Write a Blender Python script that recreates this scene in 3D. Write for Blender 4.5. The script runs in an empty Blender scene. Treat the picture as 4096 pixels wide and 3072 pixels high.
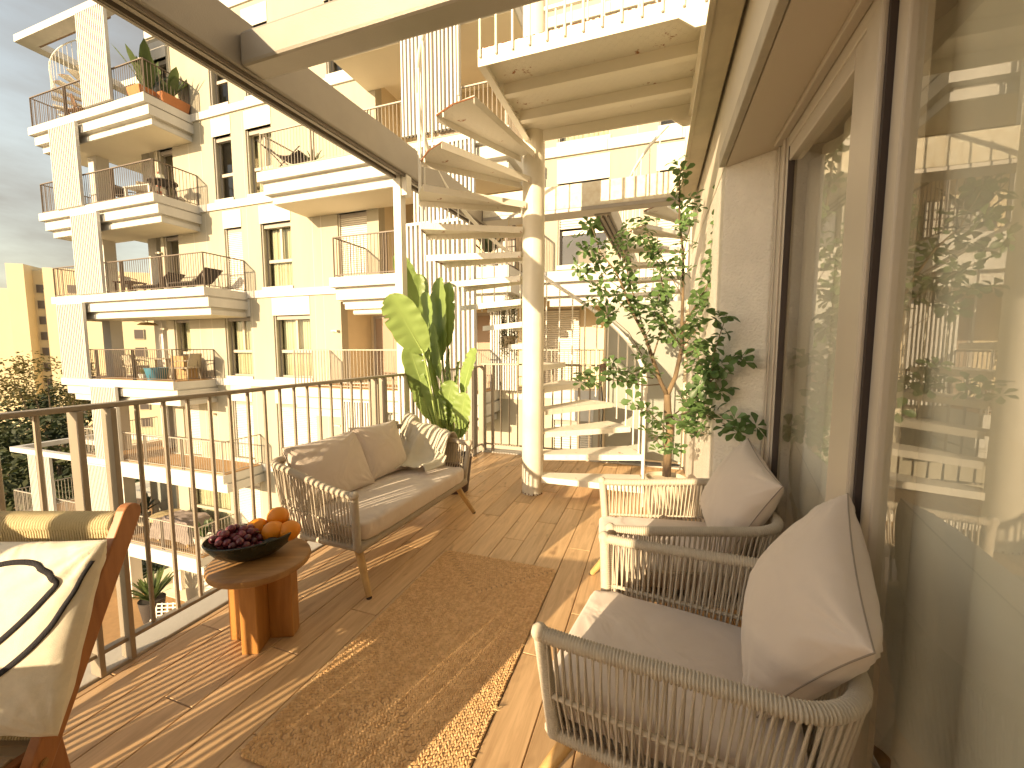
import bpy, math, random
from math import sin, cos, pi, radians, sqrt, atan2, hypot
from mathutils import Vector, Matrix, noise

random.seed(7)
SC = bpy.context.scene
COL = SC.collection

# ------------------------------------------------------------------ camera
YAW, PITCH, EYE = radians(19.2), radians(5.0), 1.42
cam_d = bpy.data.cameras.new('camera')
cam_d.sensor_width = 36.0
cam_d.lens = 1641.0 / 4096.0 * 36.0
cam_d.clip_start = 0.05
cam_d.clip_end = 2000.0
cam = bpy.data.objects.new('camera', cam_d)
COL.objects.link(cam)
cam.location = (0, 0, EYE)
cam.rotation_euler = (radians(90) - PITCH, 0, YAW)
SC.camera = cam

# ------------------------------------------------------------------ sky and sun
SUN_AZ, SUN_EL = radians(19.5), radians(15.5)      # light travels towards +Y, a little to +X
world = bpy.data.worlds.new('World')
SC.world = world
world.use_nodes = True
wn, wl = world.node_tree.nodes, world.node_tree.links
wn.clear()
w_out = wn.new('ShaderNodeOutputWorld')
w_bg = wn.new('ShaderNodeBackground')
w_sky = wn.new('ShaderNodeTexSky')
w_sky.sky_type = 'NISHITA'
w_sky.sun_disc = False
w_sky.sun_elevation = SUN_EL
w_sky.sun_rotation = radians(180) + SUN_AZ
w_sky.air_density = 1.3
w_sky.dust_density = 1.2
w_sky.ozone_density = 1.0
w_tc = wn.new('ShaderNodeTexCoord')
w_map = wn.new('ShaderNodeMapping')
w_map.inputs['Scale'].default_value = (1.0, 1.0, 3.2)
w_noise = wn.new('ShaderNodeTexNoise')
w_noise.inputs['Scale'].default_value = 2.6
w_noise.inputs['Detail'].default_value = 7.0
w_noise.inputs['Roughness'].default_value = 0.55
w_ramp = wn.new('ShaderNodeValToRGB')
w_ramp.color_ramp.elements[0].position = 0.36
w_ramp.color_ramp.elements[1].position = 0.68
w_mix = wn.new('ShaderNodeMixRGB')
w_mix.inputs['Color2'].default_value = (1.15, 1.07, 1.0, 1)
wl.new(w_tc.outputs['Generated'], w_map.inputs['Vector'])
wl.new(w_map.outputs['Vector'], w_noise.inputs['Vector'])
wl.new(w_noise.outputs['Fac'], w_ramp.inputs['Fac'])
w_mul = wn.new('ShaderNodeMath'); w_mul.operation = 'MULTIPLY'; w_mul.inputs[1].default_value = 0.8
wl.new(w_ramp.outputs['Color'], w_mul.inputs[0])
wl.new(w_mul.outputs[0], w_mix.inputs['Fac'])
w_hs = wn.new('ShaderNodeHueSaturation'); w_hs.inputs['Saturation'].default_value = 0.62
wl.new(w_sky.outputs['Color'], w_hs.inputs['Color'])
wl.new(w_hs.outputs['Color'], w_mix.inputs['Color1'])
wl.new(w_mix.outputs['Color'], w_bg.inputs['Color'])
w_bg.inputs['Strength'].default_value = 0.10
wl.new(w_bg.outputs['Background'], w_out.inputs['Surface'])

sun_d = bpy.data.lights.new('sun', 'SUN')
sun_d.energy = 3.2
sun_d.angle = radians(0.35)
sun_d.color = (1.0, 0.82, 0.57)
sun = bpy.data.objects.new('sun', sun_d)
COL.objects.link(sun)
sun.rotation_euler = Vector((sin(SUN_AZ) * cos(SUN_EL), cos(SUN_AZ) * cos(SUN_EL), -sin(SUN_EL))).to_track_quat('-Z', 'Y').to_euler()
sun.location = (-10, -30, 12)

vs = SC.view_settings
vs.view_transform = 'Standard'
vs.look = 'None'
vs.gamma = 1.0
vs.use_curve_mapping = False
vs.exposure = 1.6
vs.use_white_balance = True
vs.white_balance_temperature = 7500
vs.white_balance_tint = 11
SC.render.engine = 'CYCLES'
SC.cycles.max_bounces = 12
SC.cycles.diffuse_bounces = 8
SC.cycles.glossy_bounces = 5
SC.cycles.transparent_max_bounces = 16

# ------------------------------------------------------------------ mesh helper
class MB:
    def __init__(s):
        s.v = []; s.f = []
    def add(s, vs_, fs_):
        o = len(s.v); s.v += [tuple(p) for p in vs_]
        s.f += [tuple(i + o for i in f) for f in fs_]
        return s
    def box(s, a, b):
        x0, y0, z0 = a; x1, y1, z1 = b
        if x0 > x1: x0, x1 = x1, x0
        if y0 > y1: y0, y1 = y1, y0
        if z0 > z1: z0, z1 = z1, z0
        return s.add([(x0,y0,z0),(x1,y0,z0),(x1,y1,z0),(x0,y1,z0),(x0,y0,z1),(x1,y0,z1),(x1,y1,z1),(x0,y1,z1)],
                     [(3,2,1,0),(4,5,6,7),(0,1,5,4),(1,2,6,5),(2,3,7,6),(3,0,4,7)])
    def cbox(s, c, size):
        return s.box([c[i]-size[i]/2 for i in range(3)], [c[i]+size[i]/2 for i in range(3)])
    def bar(s, p, q, w, h, up=(0,0,1)):
        p, q = Vector(p), Vector(q); d = (q-p).normalized(); u = Vector(up)
        if abs(d.dot(u)) > 0.98: u = Vector((0,1,0))
        r = d.cross(u).normalized(); t = r.cross(d).normalized()
        vs_ = []
        for c in (p, q):
            for a, b in ((-1,-1),(1,-1),(1,1),(-1,1)): vs_.append(c + r*(a*w/2) + t*(b*h/2))
        return s.add(vs_, [(3,2,1,0),(4,5,6,7),(0,1,5,4),(1,2,6,5),(2,3,7,6),(3,0,4,7)])
    def tube(s, pts, r, n=8, cap=True, closed=False, sy=1.0):
        pts = [Vector(p) for p in pts]; m = len(pts)
        rs = r if hasattr(r, '__len__') else [r]*m
        d0 = (pts[1]-pts[0]).normalized()
        u = Vector((0,0,1)) if abs(d0.z) < 0.9 else Vector((1,0,0))
        u = (u - d0*u.dot(d0)).normalized()
        o = len(s.v)
        for i in range(m):
            if closed: d = pts[(i+1) % m]-pts[i-1]
            else: d = pts[min(i+1, m-1)]-pts[max(i-1, 0)]
            if d.length < 1e-9: d = d0
            d = d.normalized()
            u = (u - d*u.dot(d))
            u = u.normalized() if u.length > 1e-6 else d.orthogonal().normalized()
            w = d.cross(u)
            for k in range(n):
                a = 2*pi*k/n
                s.v.append(tuple(pts[i] + u*(cos(a)*rs[i]*sy) + w*(sin(a)*rs[i])))
        for i in range(m if closed else m-1):
            j = (i+1) % m
            for k in range(n):
                l = (k+1) % n
                s.f.append((o+i*n+k, o+i*n+l, o+j*n+l, o+j*n+k))
        if cap and not closed:
            s.f.append(tuple(o+k for k in reversed(range(n))))
            s.f.append(tuple(o+(m-1)*n+k for k in range(n)))
        return s
    def prism(s, poly, z0, z1):
        n = len(poly)
        vs_ = [(x,y,z0) for x,y in poly] + [(x,y,z1) for x,y in poly]
        fs_ = [tuple(reversed(range(n))), tuple(range(n,2*n))]
        fs_ += [(i,(i+1)%n,(i+1)%n+n,i+n) for i in range(n)]
        return s.add(vs_, fs_)
    def lathe(s, prof, c=(0,0,0), n=24, sx=1.0, sy=1.0):
        o = len(s.v); m = len(prof)
        for r, z in prof:
            for k in range(n):
                a = 2*pi*k/n
                s.v.append((c[0]+cos(a)*r*sx, c[1]+sin(a)*r*sy, c[2]+z))
        for i in range(m-1):
            for k in range(n):
                l = (k+1) % n
                s.f.append((o+i*n+k, o+i*n+l, o+(i+1)*n+l, o+(i+1)*n+k))
        if prof[0][0] > 1e-5: s.f.append(tuple(o+k for k in reversed(range(n))))
        if prof[-1][0] > 1e-5: s.f.append(tuple(o+(m-1)*n+k for k in range(n)))
        return s
    def grid(s, fn, nu, nv, wrapu=False):
        o = len(s.v)
        for i in range(nu):
            for j in range(nv): s.v.append(tuple(fn(i, j)))
        for i in range(nu if wrapu else nu-1):
            for j in range(nv-1):
                a = (i+1) % nu
                s.f.append((o+i*nv+j, o+a*nv+j, o+a*nv+j+1, o+i*nv+j+1))
        return s
    def ball(s, c, r, n=10, m=7, sc=(1,1,1)):
        return s.grid(lambda i, j: (c[0]+r*sc[0]*sin(pi*j/(m-1))*cos(2*pi*i/n), c[1]+r*sc[1]*sin(pi*j/(m-1))*sin(2*pi*i/n), c[2]-r*sc[2]*cos(pi*j/(m-1))), n, m, True)
    def xf(s, M, start=0):
        for i in range(start, len(s.v)): s.v[i] = tuple(M @ Vector(s.v[i]))
        return s
    def mesh(s, name, mt, smooth=False):
        me = bpy.data.meshes.new(name)
        me.from_pydata(s.v, [], s.f)
        me.materials.append(mt)
        if smooth:
            me.polygons.foreach_set('use_smooth', [True]*len(me.polygons))
            if smooth != 'all':
                me.set_sharp_from_angle(angle=radians(38))
        me.update()
        return me

def obj(name, mb, mt, parent=None, smooth=False, loc=None, rot=None, bevel=0, kind=None):
    me = mb.mesh(name, mt, smooth) if isinstance(mb, MB) else mb
    o = bpy.data.objects.new(name, me)
    COL.objects.link(o)
    if parent is not None:
        o.parent = parent
    if loc is not None: o.location = loc
    if rot is not None: o.rotation_euler = rot
    if bevel:
        b = o.modifiers.new('bevel', 'BEVEL'); b.width = bevel; b.segments = 2; b.limit_method = 'ANGLE'; b.angle_limit = radians(40)
    if kind: o['kind'] = kind
    return o

def tag(o, label, cat, group=None):
    o['label'] = label; o['category'] = cat
    if group: o['group'] = group
    return o

def thing(name, label, cat, loc=(0,0,0), rz=0, group=None):
    o = bpy.data.objects.new(name, None)
    COL.objects.link(o)
    o.empty_display_size = 0.1
    o.location = loc; o.rotation_euler = (0,0,rz)
    return tag(o, label, cat, group)

def part_empty(name, parent, loc=(0,0,0), rot=(0,0,0)):
    o = bpy.data.objects.new(name, None)
    COL.objects.link(o); o.parent = parent; o.location = loc; o.rotation_euler = rot
    o.empty_display_size = 0.1
    return o

def struct(name, mb, mt, smooth=False, bevel=0):
    o = obj(name, mb, mt, None, smooth, bevel=bevel); o['kind'] = 'structure'; return o

def copy_tree(o, parent=None):
    c = o.copy(); COL.objects.link(c); c.parent = parent
    for ch in list(o.children): copy_tree(ch, c)
    return c

# ------------------------------------------------------------------ materials
MATS = {}
def nodes_of(m):
    return m.node_tree.nodes, m.node_tree.links

def mat(name, col, rough=0.6, var=0.0, scale=8.0, bump=0.0, bscale=60.0, metal=0.0, col2=None, spec=0.5, stretch=None, detail=4.0, trans=0.0, objrand=0.0, bdist=0.01, sheen=0.0):
    """Principled material: base colour broken up by noise (towards col2), fine bump."""
    if name in MATS: return MATS[name]
    m = bpy.data.materials.new(name); m.use_nodes = True
    n, l = nodes_of(m)
    b = n['Principled BSDF']
    b.inputs['Roughness'].default_value = rough
    b.inputs['Metallic'].default_value = metal
    b.inputs['Specular IOR Level'].default_value = spec
    if sheen: b.inputs['Sheen Weight'].default_value = sheen
    tc = n.new('ShaderNodeTexCoord')
    vec = tc.outputs['Object']
    if stretch:
        mp = n.new('ShaderNodeMapping'); mp.inputs['Scale'].default_value = stretch
        l.new(vec, mp.inputs['Vector']); vec = mp.outputs['Vector']
    c1 = (*col, 1)
    c2 = (*(col2 or tuple(c*(1-var) for c in col)), 1)
    cur = None
    if var or col2:
        nz = n.new('ShaderNodeTexNoise'); nz.inputs['Scale'].default_value = scale; nz.inputs['Detail'].default_value = detail
        nz.inputs['Roughness'].default_value = 0.6
        l.new(vec, nz.inputs['Vector'])
        rp = n.new('ShaderNodeValToRGB'); rp.color_ramp.elements[0].position = 0.32; rp.color_ramp.elements[1].position = 0.68
        rp.color_ramp.elements[0].color = c2; rp.color_ramp.elements[1].color = c1
        l.new(nz.outputs['Fac'], rp.inputs['Fac']); cur = rp.outputs['Color']
    if objrand:
        oi = n.new('ShaderNodeObjectInfo')
        mr = n.new('ShaderNodeMapRange'); mr.inputs['To Min'].default_value = 1-objrand; mr.inputs['To Max'].default_value = 1+objrand
        l.new(oi.outputs['Random'], mr.inputs['Value'])
        hs = n.new('ShaderNodeHueSaturation')
        if cur: l.new(cur, hs.inputs['Color'])
        else: hs.inputs['Color'].default_value = c1
        l.new(mr.outputs['Result'], hs.inputs['Value']); cur = hs.outputs['Color']
    if cur: l.new(cur, b.inputs['Base Color'])
    else: b.inputs['Base Color'].default_value = c1
    if bump:
        nb = n.new('ShaderNodeTexNoise'); nb.inputs['Scale'].default_value = bscale; nb.inputs['Detail'].default_value = 3.0
        l.new(vec, nb.inputs['Vector'])
        bp = n.new('ShaderNodeBump'); bp.inputs['Strength'].default_value = bump; bp.inputs['Distance'].default_value = bdist
        l.new(nb.outputs['Fac'], bp.inputs['Height']); l.new(bp.outputs['Normal'], b.inputs['Normal'])
    if trans:
        out = n['Material Output']
        tr = n.new('ShaderNodeBsdfTranslucent')
        if cur: l.new(cur, tr.inputs['Color'])
        else: tr.inputs['Color'].default_value = c1
        mx = n.new('ShaderNodeMixShader'); mx.inputs['Fac'].default_value = trans
        l.new(b.outputs['BSDF'], mx.inputs[1]); l.new(tr.outputs['BSDF'], mx.inputs[2]); l.new(mx.outputs['Shader'], out.inputs['Surface'])
    MATS[name] = m
    return m

def wood_mat(name, col, col2, axis='X', scale=3.0, rough=0.5, objrand=0.12, bump=0.15, stretch=14.0, knots=True):
    """Wood grain: noise stretched along the length, fibres, a few knots."""
    if name in MATS: return MATS[name]
    m = bpy.data.materials.new(name); m.use_nodes = True
    n, l = nodes_of(m); b = n['Principled BSDF']; b.inputs['Roughness'].default_value = rough
    tc = n.new('ShaderNodeTexCoord'); oi = n.new('ShaderNodeObjectInfo')
    add = n.new('ShaderNodeVectorMath'); add.operation = 'ADD'
    sc = n.new('ShaderNodeVectorMath'); sc.operation = 'SCALE'; sc.inputs[0].default_value = (13.1, 7.7, 5.3)
    l.new(oi.outputs['Random'], sc.inputs['Scale']); l.new(tc.outputs['Object'], add.inputs[0]); l.new(sc.outputs['Vector'], add.inputs[1])
    mp = n.new('ShaderNodeMapping')
    s = [stretch]*3; s['XYZ'.index(axis)] = 1.0
    mp.inputs['Scale'].default_value = s
    l.new(add.outputs['Vector'], mp.inputs['Vector'])
    nz = n.new('ShaderNodeTexNoise'); nz.inputs['Scale'].default_value = scale; nz.inputs['Detail'].default_value = 6; nz.inputs['Roughness'].default_value = 0.65; nz.inputs['Distortion'].default_value = 0.6
    l.new(mp.outputs['Vector'], nz.inputs['Vector'])
    rp = n.new('ShaderNodeValToRGB')
    rp.color_ramp.elements[0].position = 0.25; rp.color_ramp.elements[0].color = (*col2, 1)
    rp.color_ramp.elements[1].position = 0.62; rp.color_ramp.elements[1].color = (*col, 1)
    l.new(nz.outputs['Fac'], rp.inputs['Fac'])
    cur = rp.outputs['Color']
    if knots:
        n2 = n.new('ShaderNodeTexNoise'); n2.inputs['Scale'].default_value = 5.5; n2.inputs['Detail'].default_value = 2
        mp2 = n.new('ShaderNodeMapping'); s2 = [2.2]*3; s2['XYZ'.index(axis)] = 0.8; mp2.inputs['Scale'].default_value = s2
        l.new(add.outputs['Vector'], mp2.inputs['Vector']); l.new(mp2.outputs['Vector'], n2.inputs['Vector'])
        r2 = n.new('ShaderNodeValToRGB'); r2.color_ramp.elements[0].position = 0.24; r2.color_ramp.elements[1].position = 0.36
        r2.color_ramp.elements[0].color = (0.55, 0.5, 0.45, 1); r2.color_ramp.elements[1].color = (1, 1, 1, 1)
        l.new(n2.outputs['Fac'], r2.inputs['Fac'])
        mm = n.new('ShaderNodeMixRGB'); mm.blend_type = 'MULTIPLY'; mm.inputs['Fac'].default_value = 1
        l.new(cur, mm.inputs['Color1']); l.new(r2.outputs['Color'], mm.inputs['Color2']); cur = mm.outputs['Color']
    mr = n.new('ShaderNodeMapRange'); mr.inputs['To Min'].default_value = 1-objrand; mr.inputs['To Max'].default_value = 1+objrand
    l.new(oi.outputs['Random'], mr.inputs['Value'])
    hs = n.new('ShaderNodeHueSaturation'); l.new(cur, hs.inputs['Color']); l.new(mr.outputs['Result'], hs.inputs['Value'])
    l.new(hs.outputs['Color'], b.inputs['Base Color'])
    bp = n.new('ShaderNodeBump'); bp.inputs['Strength'].default_value = bump; bp.inputs['Distance'].default_value = 0.002
    l.new(nz.outputs['Fac'], bp.inputs['Height']); l.new(bp.outputs['Normal'], b.inputs['Normal'])
    MATS[name] = m
    return m

def glass_mat(name, tint, ior=1.5, rough=0.0, refl=1.0):
    """Window pane: fresnel reflection over a tinted see-through pane."""
    if name in MATS: return MATS[name]
    m = bpy.data.materials.new(name); m.use_nodes = True
    n, l = nodes_of(m); n.remove(n['Principled BSDF']); out = n['Material Output']
    tr = n.new('ShaderNodeBsdfTransparent'); tr.inputs['Color'].default_value = (*tint, 1)
    gl = n.new('ShaderNodeBsdfGlossy'); gl.inputs['Roughness'].default_value = rough; gl.inputs['Color'].default_value = (refl, refl, refl, 1)
    fr = n.new('ShaderNodeFresnel'); fr.inputs['IOR'].default_value = ior
    mx = n.new('ShaderNodeMixShader')
    ge = n.new('ShaderNodeNewGeometry'); iv = n.new('ShaderNodeMath'); iv.operation = 'SUBTRACT'; iv.inputs[0].default_value = 1.0
    l.new(ge.outputs['Backfacing'], iv.inputs[1])
    mu = n.new('ShaderNodeMath'); mu.operation = 'MULTIPLY'; l.new(fr.outputs['Fac'], mu.inputs[0]); l.new(iv.outputs[0], mu.inputs[1])
    l.new(mu.outputs[0], mx.inputs['Fac']); l.new(tr.outputs['BSDF'], mx.inputs[1]); l.new(gl.outputs['BSDF'], mx.inputs[2])
    l.new(mx.outputs['Shader'], out.inputs['Surface'])
    MATS[name] = m
    return m

def steel_white():
    """White painted chequer-plate steel with rust blooming through and raised tread pattern."""
    if 'painted chequer plate' in MATS: return MATS['painted chequer plate']
    m = bpy.data.materials.new('painted chequer plate'); m.use_nodes = True
    n, l = nodes_of(m); b = n['Principled BSDF']; b.inputs['Roughness'].default_value = 0.45
    tc = n.new('ShaderNodeTexCoord')
    n1 = n.new('ShaderNodeTexNoise'); n1.inputs['Scale'].default_value = 5.5; n1.inputs['Detail'].default_value = 9; n1.inputs['Roughness'].default_value = 0.74
    l.new(tc.outputs['Object'], n1.inputs['Vector'])
    r1 = n.new('ShaderNodeValToRGB'); e = r1.color_ramp.elements
    e[0].position = 0.352; e[0].color = (0.33, 0.12, 0.035, 1); e[1].position = 0.395; e[1].color = (0.82, 0.78, 0.69, 1)
    l.new(n1.outputs['Fac'], r1.inputs['Fac'])
    l.new(r1.outputs['Color'], b.inputs['Base Color'])
    # chequer lozenges: two crossed brick grids
    def lozenges(rot):
        mp = n.new('ShaderNodeMapping'); mp.inputs['Rotation'].default_value = (0, 0, rot); mp.inputs['Scale'].default_value = (22, 22, 22)
        l.new(tc.outputs['Object'], mp.inputs['Vector'])
        sx = n.new('ShaderNodeSeparateXYZ'); l.new(mp.outputs['Vector'], sx.inputs[0])
        def tri(sock, lo):
            fr = n.new('ShaderNodeMath'); fr.operation = 'PINGPONG'; fr.inputs[1].default_value = 0.5
            l.new(sock, fr.inputs[0])
            gt = n.new('ShaderNodeMath'); gt.operation = 'GREATER_THAN'; gt.inputs[1].default_value = lo
            l.new(fr.outputs[0], gt.inputs[0]); return gt.outputs[0]
        a = tri(sx.outputs[0], 0.14); c = tri(sx.outputs[1], 0.40)
        mu = n.new('ShaderNodeMath'); mu.operation = 'MULTIPLY'; l.new(a, mu.inputs[0]); l.new(c, mu.inputs[1])
        return mu.outputs[0]
    mxm = n.new('ShaderNodeMath'); mxm.operation = 'MAXIMUM'
    l.new(lozenges(0.78), mxm.inputs[0]); l.new(lozenges(0.78+pi/2), mxm.inputs[1])
    bp = n.new('ShaderNodeBump'); bp.inputs['Strength'].default_value = 1.0; bp.inputs['Distance'].default_value = 0.012
    l.new(mxm.outputs[0], bp.inputs['Height']); l.new(bp.outputs['Normal'], b.inputs['Normal'])
    MATS['painted chequer plate'] = m
    return m

WHITE = mat('white render', (0.68, 0.65, 0.59), 0.8, 0.10, 1.5, 0.15, 90, stretch=(1,1,.3))
FASCIA = mat('white stone cladding', (0.63, 0.605, 0.555), 0.7, 0.13, 2.2, 0.05, 40, stretch=(1,1,.22), detail=7)
CREAM = mat('cream stucco', (0.445, 0.405, 0.315), 0.9, 0.12, 1.6, 0.25, 120, stretch=(1,1,.16), detail=7)
SOFFIT = mat('painted soffit', (0.80, 0.72, 0.57), 0.85, 0.05, 1.2)
PLASTER = mat('coarse plaster', (0.74, 0.69, 0.61), 0.92, 0.10, 5.0, 0.9, 70, bdist=0.012)
STEEL = mat('white painted steel', (0.76, 0.73, 0.65), 0.42, 0.05, 4.0, 0.05, 50)
CHEQ = steel_white()
PERG = mat('galvanised painted beam', (0.33, 0.30, 0.26), 0.42, 0.14, 2.2, 0.12, 160, metal=0.15)
RAIL = mat('grey brown railing paint', (0.33, 0.28, 0.22), 0.42, 0.12, 6.0, metal=0.2)
FRAME = mat('grey window frame', (0.36, 0.32, 0.28), 0.45, 0.06, 3.0)
UFRAME = mat('taupe aluminium frame', (0.50, 0.44, 0.37), 0.38, 0.05, 2.0, metal=0.1)
SHUT = mat('roller shutter slat', (0.70, 0.66, 0.58), 0.55, 0.05, 2.0)
TILE = wood_mat('wood look porcelain', (0.66, 0.44, 0.245), (0.45, 0.275, 0.14), 'Y', 2.6, 0.45, 0.14, 0.12, 13)
GROUT = mat('dark tile grout', (0.16, 0.095, 0.05), 0.9)
KERB = mat('grey stone kerb', (0.50, 0.47, 0.42), 0.8, 0.12, 6.0, 0.1, 80)

# ================================================================== SETTING: terrace floor
TX0, TY0, TY1 = -2.217, -2.2, 5.10
floor = struct('terrace_floor', MB().box((-2.36, TY0, -0.35), (1.2, 5.26, -0.008)), GROUT)

def tile_mb(x0, x1, y0, y1):
    cx, cy = (x0+x1)/2, (y0+y1)/2
    hx, hy = (x1-x0)/2 - 0.0018, (y1-y0)/2 - 0.0018
    c = 0.0022
    m = MB()
    vs_ = [(-hx,-hy,-.0075),(hx,-hy,-.0075),(hx,hy,-.0075),(-hx,hy,-.0075),
           (-hx,-hy,-c),(hx,-hy,-c),(hx,hy,-c),(-hx,hy,-c),
           (-hx+c,-hy+c,0),(hx-c,-hy+c,0),(hx-c,hy-c,0),(-hx+c,hy-c,0)]
    fs_ = [(8,9,10,11)]
    for a in (0,4):
        for i in range(4):
            j = (i+1) % 4
            fs_.append((a+i, a+j, a+4+j, a+4+i))
    m.add(vs_, fs_)
    return m, (cx, cy, 0)
full_tile = None
TW, TL = 0.163, 1.07
for i in range(-7, 12):
    xr = -0.389 - TW*i; xl = xr - TW
    xl_, xr_ = max(xl, TX0), min(xr, 0.70)
    if xr_ - xl_ < 0.01: continue
    y0 = (2.79 - 0.3567*i) % TL
    k = -4
    while True:
        a = y0 + TL*k; b = a + TL; k += 1
        if a > TY1: break
        a_, b_ = max(a, TY0), min(b, TY1)
        if b_ - a_ < 0.02: continue
        whole = (xl_ == xl and xr_ == xr and a_ == a and b_ == b)
        if whole and full_tile:
            me, c = full_tile, ((xl+xr)/2, (a+b)/2, 0)
        else:
            mb, c = tile_mb(xl_, xr_, a_, b_)
            me = mb.mesh('floor_tile', TILE)
            if whole: full_tile = me
        obj('floor_tile', me, TILE, floor, loc=(c[0], c[1], random.uniform(-.0005, .0005)))

kerb = MB().box((-2.40, TY0, -0.34), (-2.2205, 5.30, 0.012))
kerb.box((-2.2205, 5.105, -0.34), (0.34, 5.30, 0.0125))
struct('terrace_kerb', kerb, KERB, bevel=0.006)
struct('ground', MB().box((-400, -300, -15.3), (300, 500, -15)), mat('dry city ground', (0.20, 0.17, 0.11), 0.95, col2=(0.10, 0.11, 0.05), scale=0.15))

# ================================================================== OWN HOUSE
house = thing('house', 'plastered house with splayed window reveal and sliding glass doors beside the terrace', 'house')
wall = MB()
wall.prism([(0.36, 2.79), (0.577, 2.63), (1.6, 2.63), (1.6, 5.26), (0.36, 5.26)], -4.0, 2.497)
obj('wall', wall, PLASTER, house, bevel=0.012)
upper = MB()
upper.prism([(0.36, -2.2), (3.6, -2.2), (3.6, 5.26), (0.36, 5.26)], 2.50, 6.5)
obj('upper_wall', upper, mat('smooth render', (0.72, 0.66, 0.56), 0.85, 0.10, 2.0, 0.15, 30), house)
wing = MB(); wing.box((-1.46, -2.6, -4), (3.6, -2.203, 6.5))
obj('wing_wall', wing, PLASTER, house)
so = MB().box((0.362, -2.2, 2.478), (1.2, 2.80, 2.498))
obj('soffit', so, mat('taupe soffit sheet', (0.58, 0.51, 0.42), 0.7, 0.05, 2.0), house)
ed = MB().box((0.325, -2.2, 2.482), (0.3585, 2.795, 2.565))
obj('soffit_edge_trim', ed, mat('weathered trim', (0.46, 0.41, 0.33), 0.6, 0.2, 9.0), house, bevel=0.004)
fl = MB().box((0.36, 2.80, 2.502), (0.3615, 2.81, 2.503))
# window: jamb, head, leaves
X2 = 0.585
win = part_empty('sliding_window', house)
f = MB().box((X2, 2.43, 0.0), (X2+0.045, 2.628, 2.476)); obj('jamb', f, UFRAME, win, bevel=0.006)
f = MB().box((X2-0.010, 2.455, 0.0), (X2-.0002, 2.485, 2.476)); obj('jamb_rib', f, UFRAME, win, bevel=0.003)
f = MB().box((X2-0.006, 2.56, 0.0), (X2-.0002, 2.60, 2.476)); obj('jamb_rib', f, UFRAME, win, bevel=0.003)
f = MB().box((X2+0.002, -2.2, 2.40), (X2+0.15, 2.429, 2.477)); obj('head', f, UFRAME, win, bevel=0.006)
f = MB().box((X2-0.035, -2.2, 2.452), (X2+0.001, 2.54, 2.4775)); obj('head_lip', f, UFRAME, win, bevel=0.004)
f = MB().box((X2-0.02, -2.2, 0.0), (X2+0.16, 2.429, 0.035)); obj('sill_track', f, UFRAME, win, bevel=0.004)
DK = mat('dark rubber gasket', (0.05, 0.035, 0.03), 0.8)
GLASS = glass_mat('window glass', (0.98, 0.98, 0.96), 1.5)
GLASS2 = glass_mat('window glass strong', (0.96, 0.965, 0.94), 1.9)
# far leaf
f = MB().box((X2+.005, 1.64, .036), (X2+.06, 1.722, 2.399)); obj('leaf_stile', f, UFRAME, win, bevel=0.006)
f = MB().box((X2+.0051, 1.7222, 2.33), (X2+.0599, 2.418, 2.399)); obj('leaf_rail', f, UFRAME, win, bevel=0.004)
f = MB().box((X2+.0051, 1.7222, .036), (X2+.0599, 2.418, .10)); obj('leaf_rail', f, UFRAME, win, bevel=0.004)
obj('pane', MB().box((X2+.022, 1.7224, .10), (X2+.030, 2.418, 2.33)), GLASS, win)
obj('gasket', MB().box((X2+.004, 1.615, .036), (X2+.04, 1.639, 2.399)), DK, win)
obj('gasket', MB().box((X2+.005, 1.500, .036), (X2+.04, 1.514, 2.399)), DK, win)
obj('gasket', MB().box((X2+.004, 2.4185, .0), (X2+.03, 2.4295, 2.40)), DK, win)
# mullion between leaves and near leaf
f = MB().box((X2-.01, 1.515, .036), (X2+.075, 1.614, 2.399)); obj('mullion', f, UFRAME, win, bevel=0.008)
f = MB().box((X2+.02, 1.435, .036), (X2+.075, 1.499, 2.399)); obj('leaf_stile', f, UFRAME, win, bevel=0.006)
f = MB().box((X2+.0201, -2.2, 2.34), (X2+.0749, 1.435, 2.399)); obj('leaf_rail', f, UFRAME, win, bevel=0.004)
f = MB().box((X2+.0201, -2.2, .036), (X2+.0749, 1.435, .10)); obj('leaf_rail', f, UFRAME, win, bevel=0.004)
obj('pane', MB().box((X2+.040, -2.2, .10), (X2+.048, 1.435, 2.34)), GLASS2, win)
# room behind
room = MB().box((0.8, -2.19, 0.001), (3.4, 2.62, 0.02)); obj('room_floor', room, wood_mat('parquet', (0.30,0.18,0.09), (0.2,0.11,0.05)), house)
room = MB().box((3.4, -2.19, 0.02), (3.5, 2.62, 2.47)); obj('room_wall', room, mat('room paint', (0.55, 0.5, 0.42), 0.9), house)

def curtain(name, y0, y1, x, z0, z1, amp, wl_, label, group, mt, axis='y', seed=1):
    rnd = random.Random(seed)
    n = max(24, int((y1-y0)/wl_*14)); m = 7
    ph = [rnd.uniform(0, 6.28) for _ in range(4)]
    def fn(i, j):
        t = i/(n-1); y = y0+(y1-y0)*t; zz = z0+(z1-z0)*j/(m-1)
        s = sin(2*pi*(y-y0)/wl_ + 0.9*sin(2*pi*(y-y0)/(wl_*3.3)+ph[0]))
        d = amp*(math.copysign(abs(s)**0.7, s)) + amp*0.5*sin(2*pi*(y-y0)/(wl_*2.7)+ph[1])
        d *= 0.75+0.25*(1-j/(m-1))
        return (x+d, y, zz) if axis == 'y' else (y, x+d, zz)
    mb = MB().grid(fn, n, m)
    o = obj(name, mb, mt, None, 'all')
    return tag(o, label, 'curtain', group)
SHEER = mat('sheer curtain', (0.84, 0.80, 0.70), 0.9, 0.05, 3.0, trans=0.15)
curtain('curtain', -2.1, 2.60, 0.745, 0.06, 2.38, 0.022, 0.24, 'tall sheer pleated curtain behind the sliding glass doors of the terrace', None, SHEER, seed=3)

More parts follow.
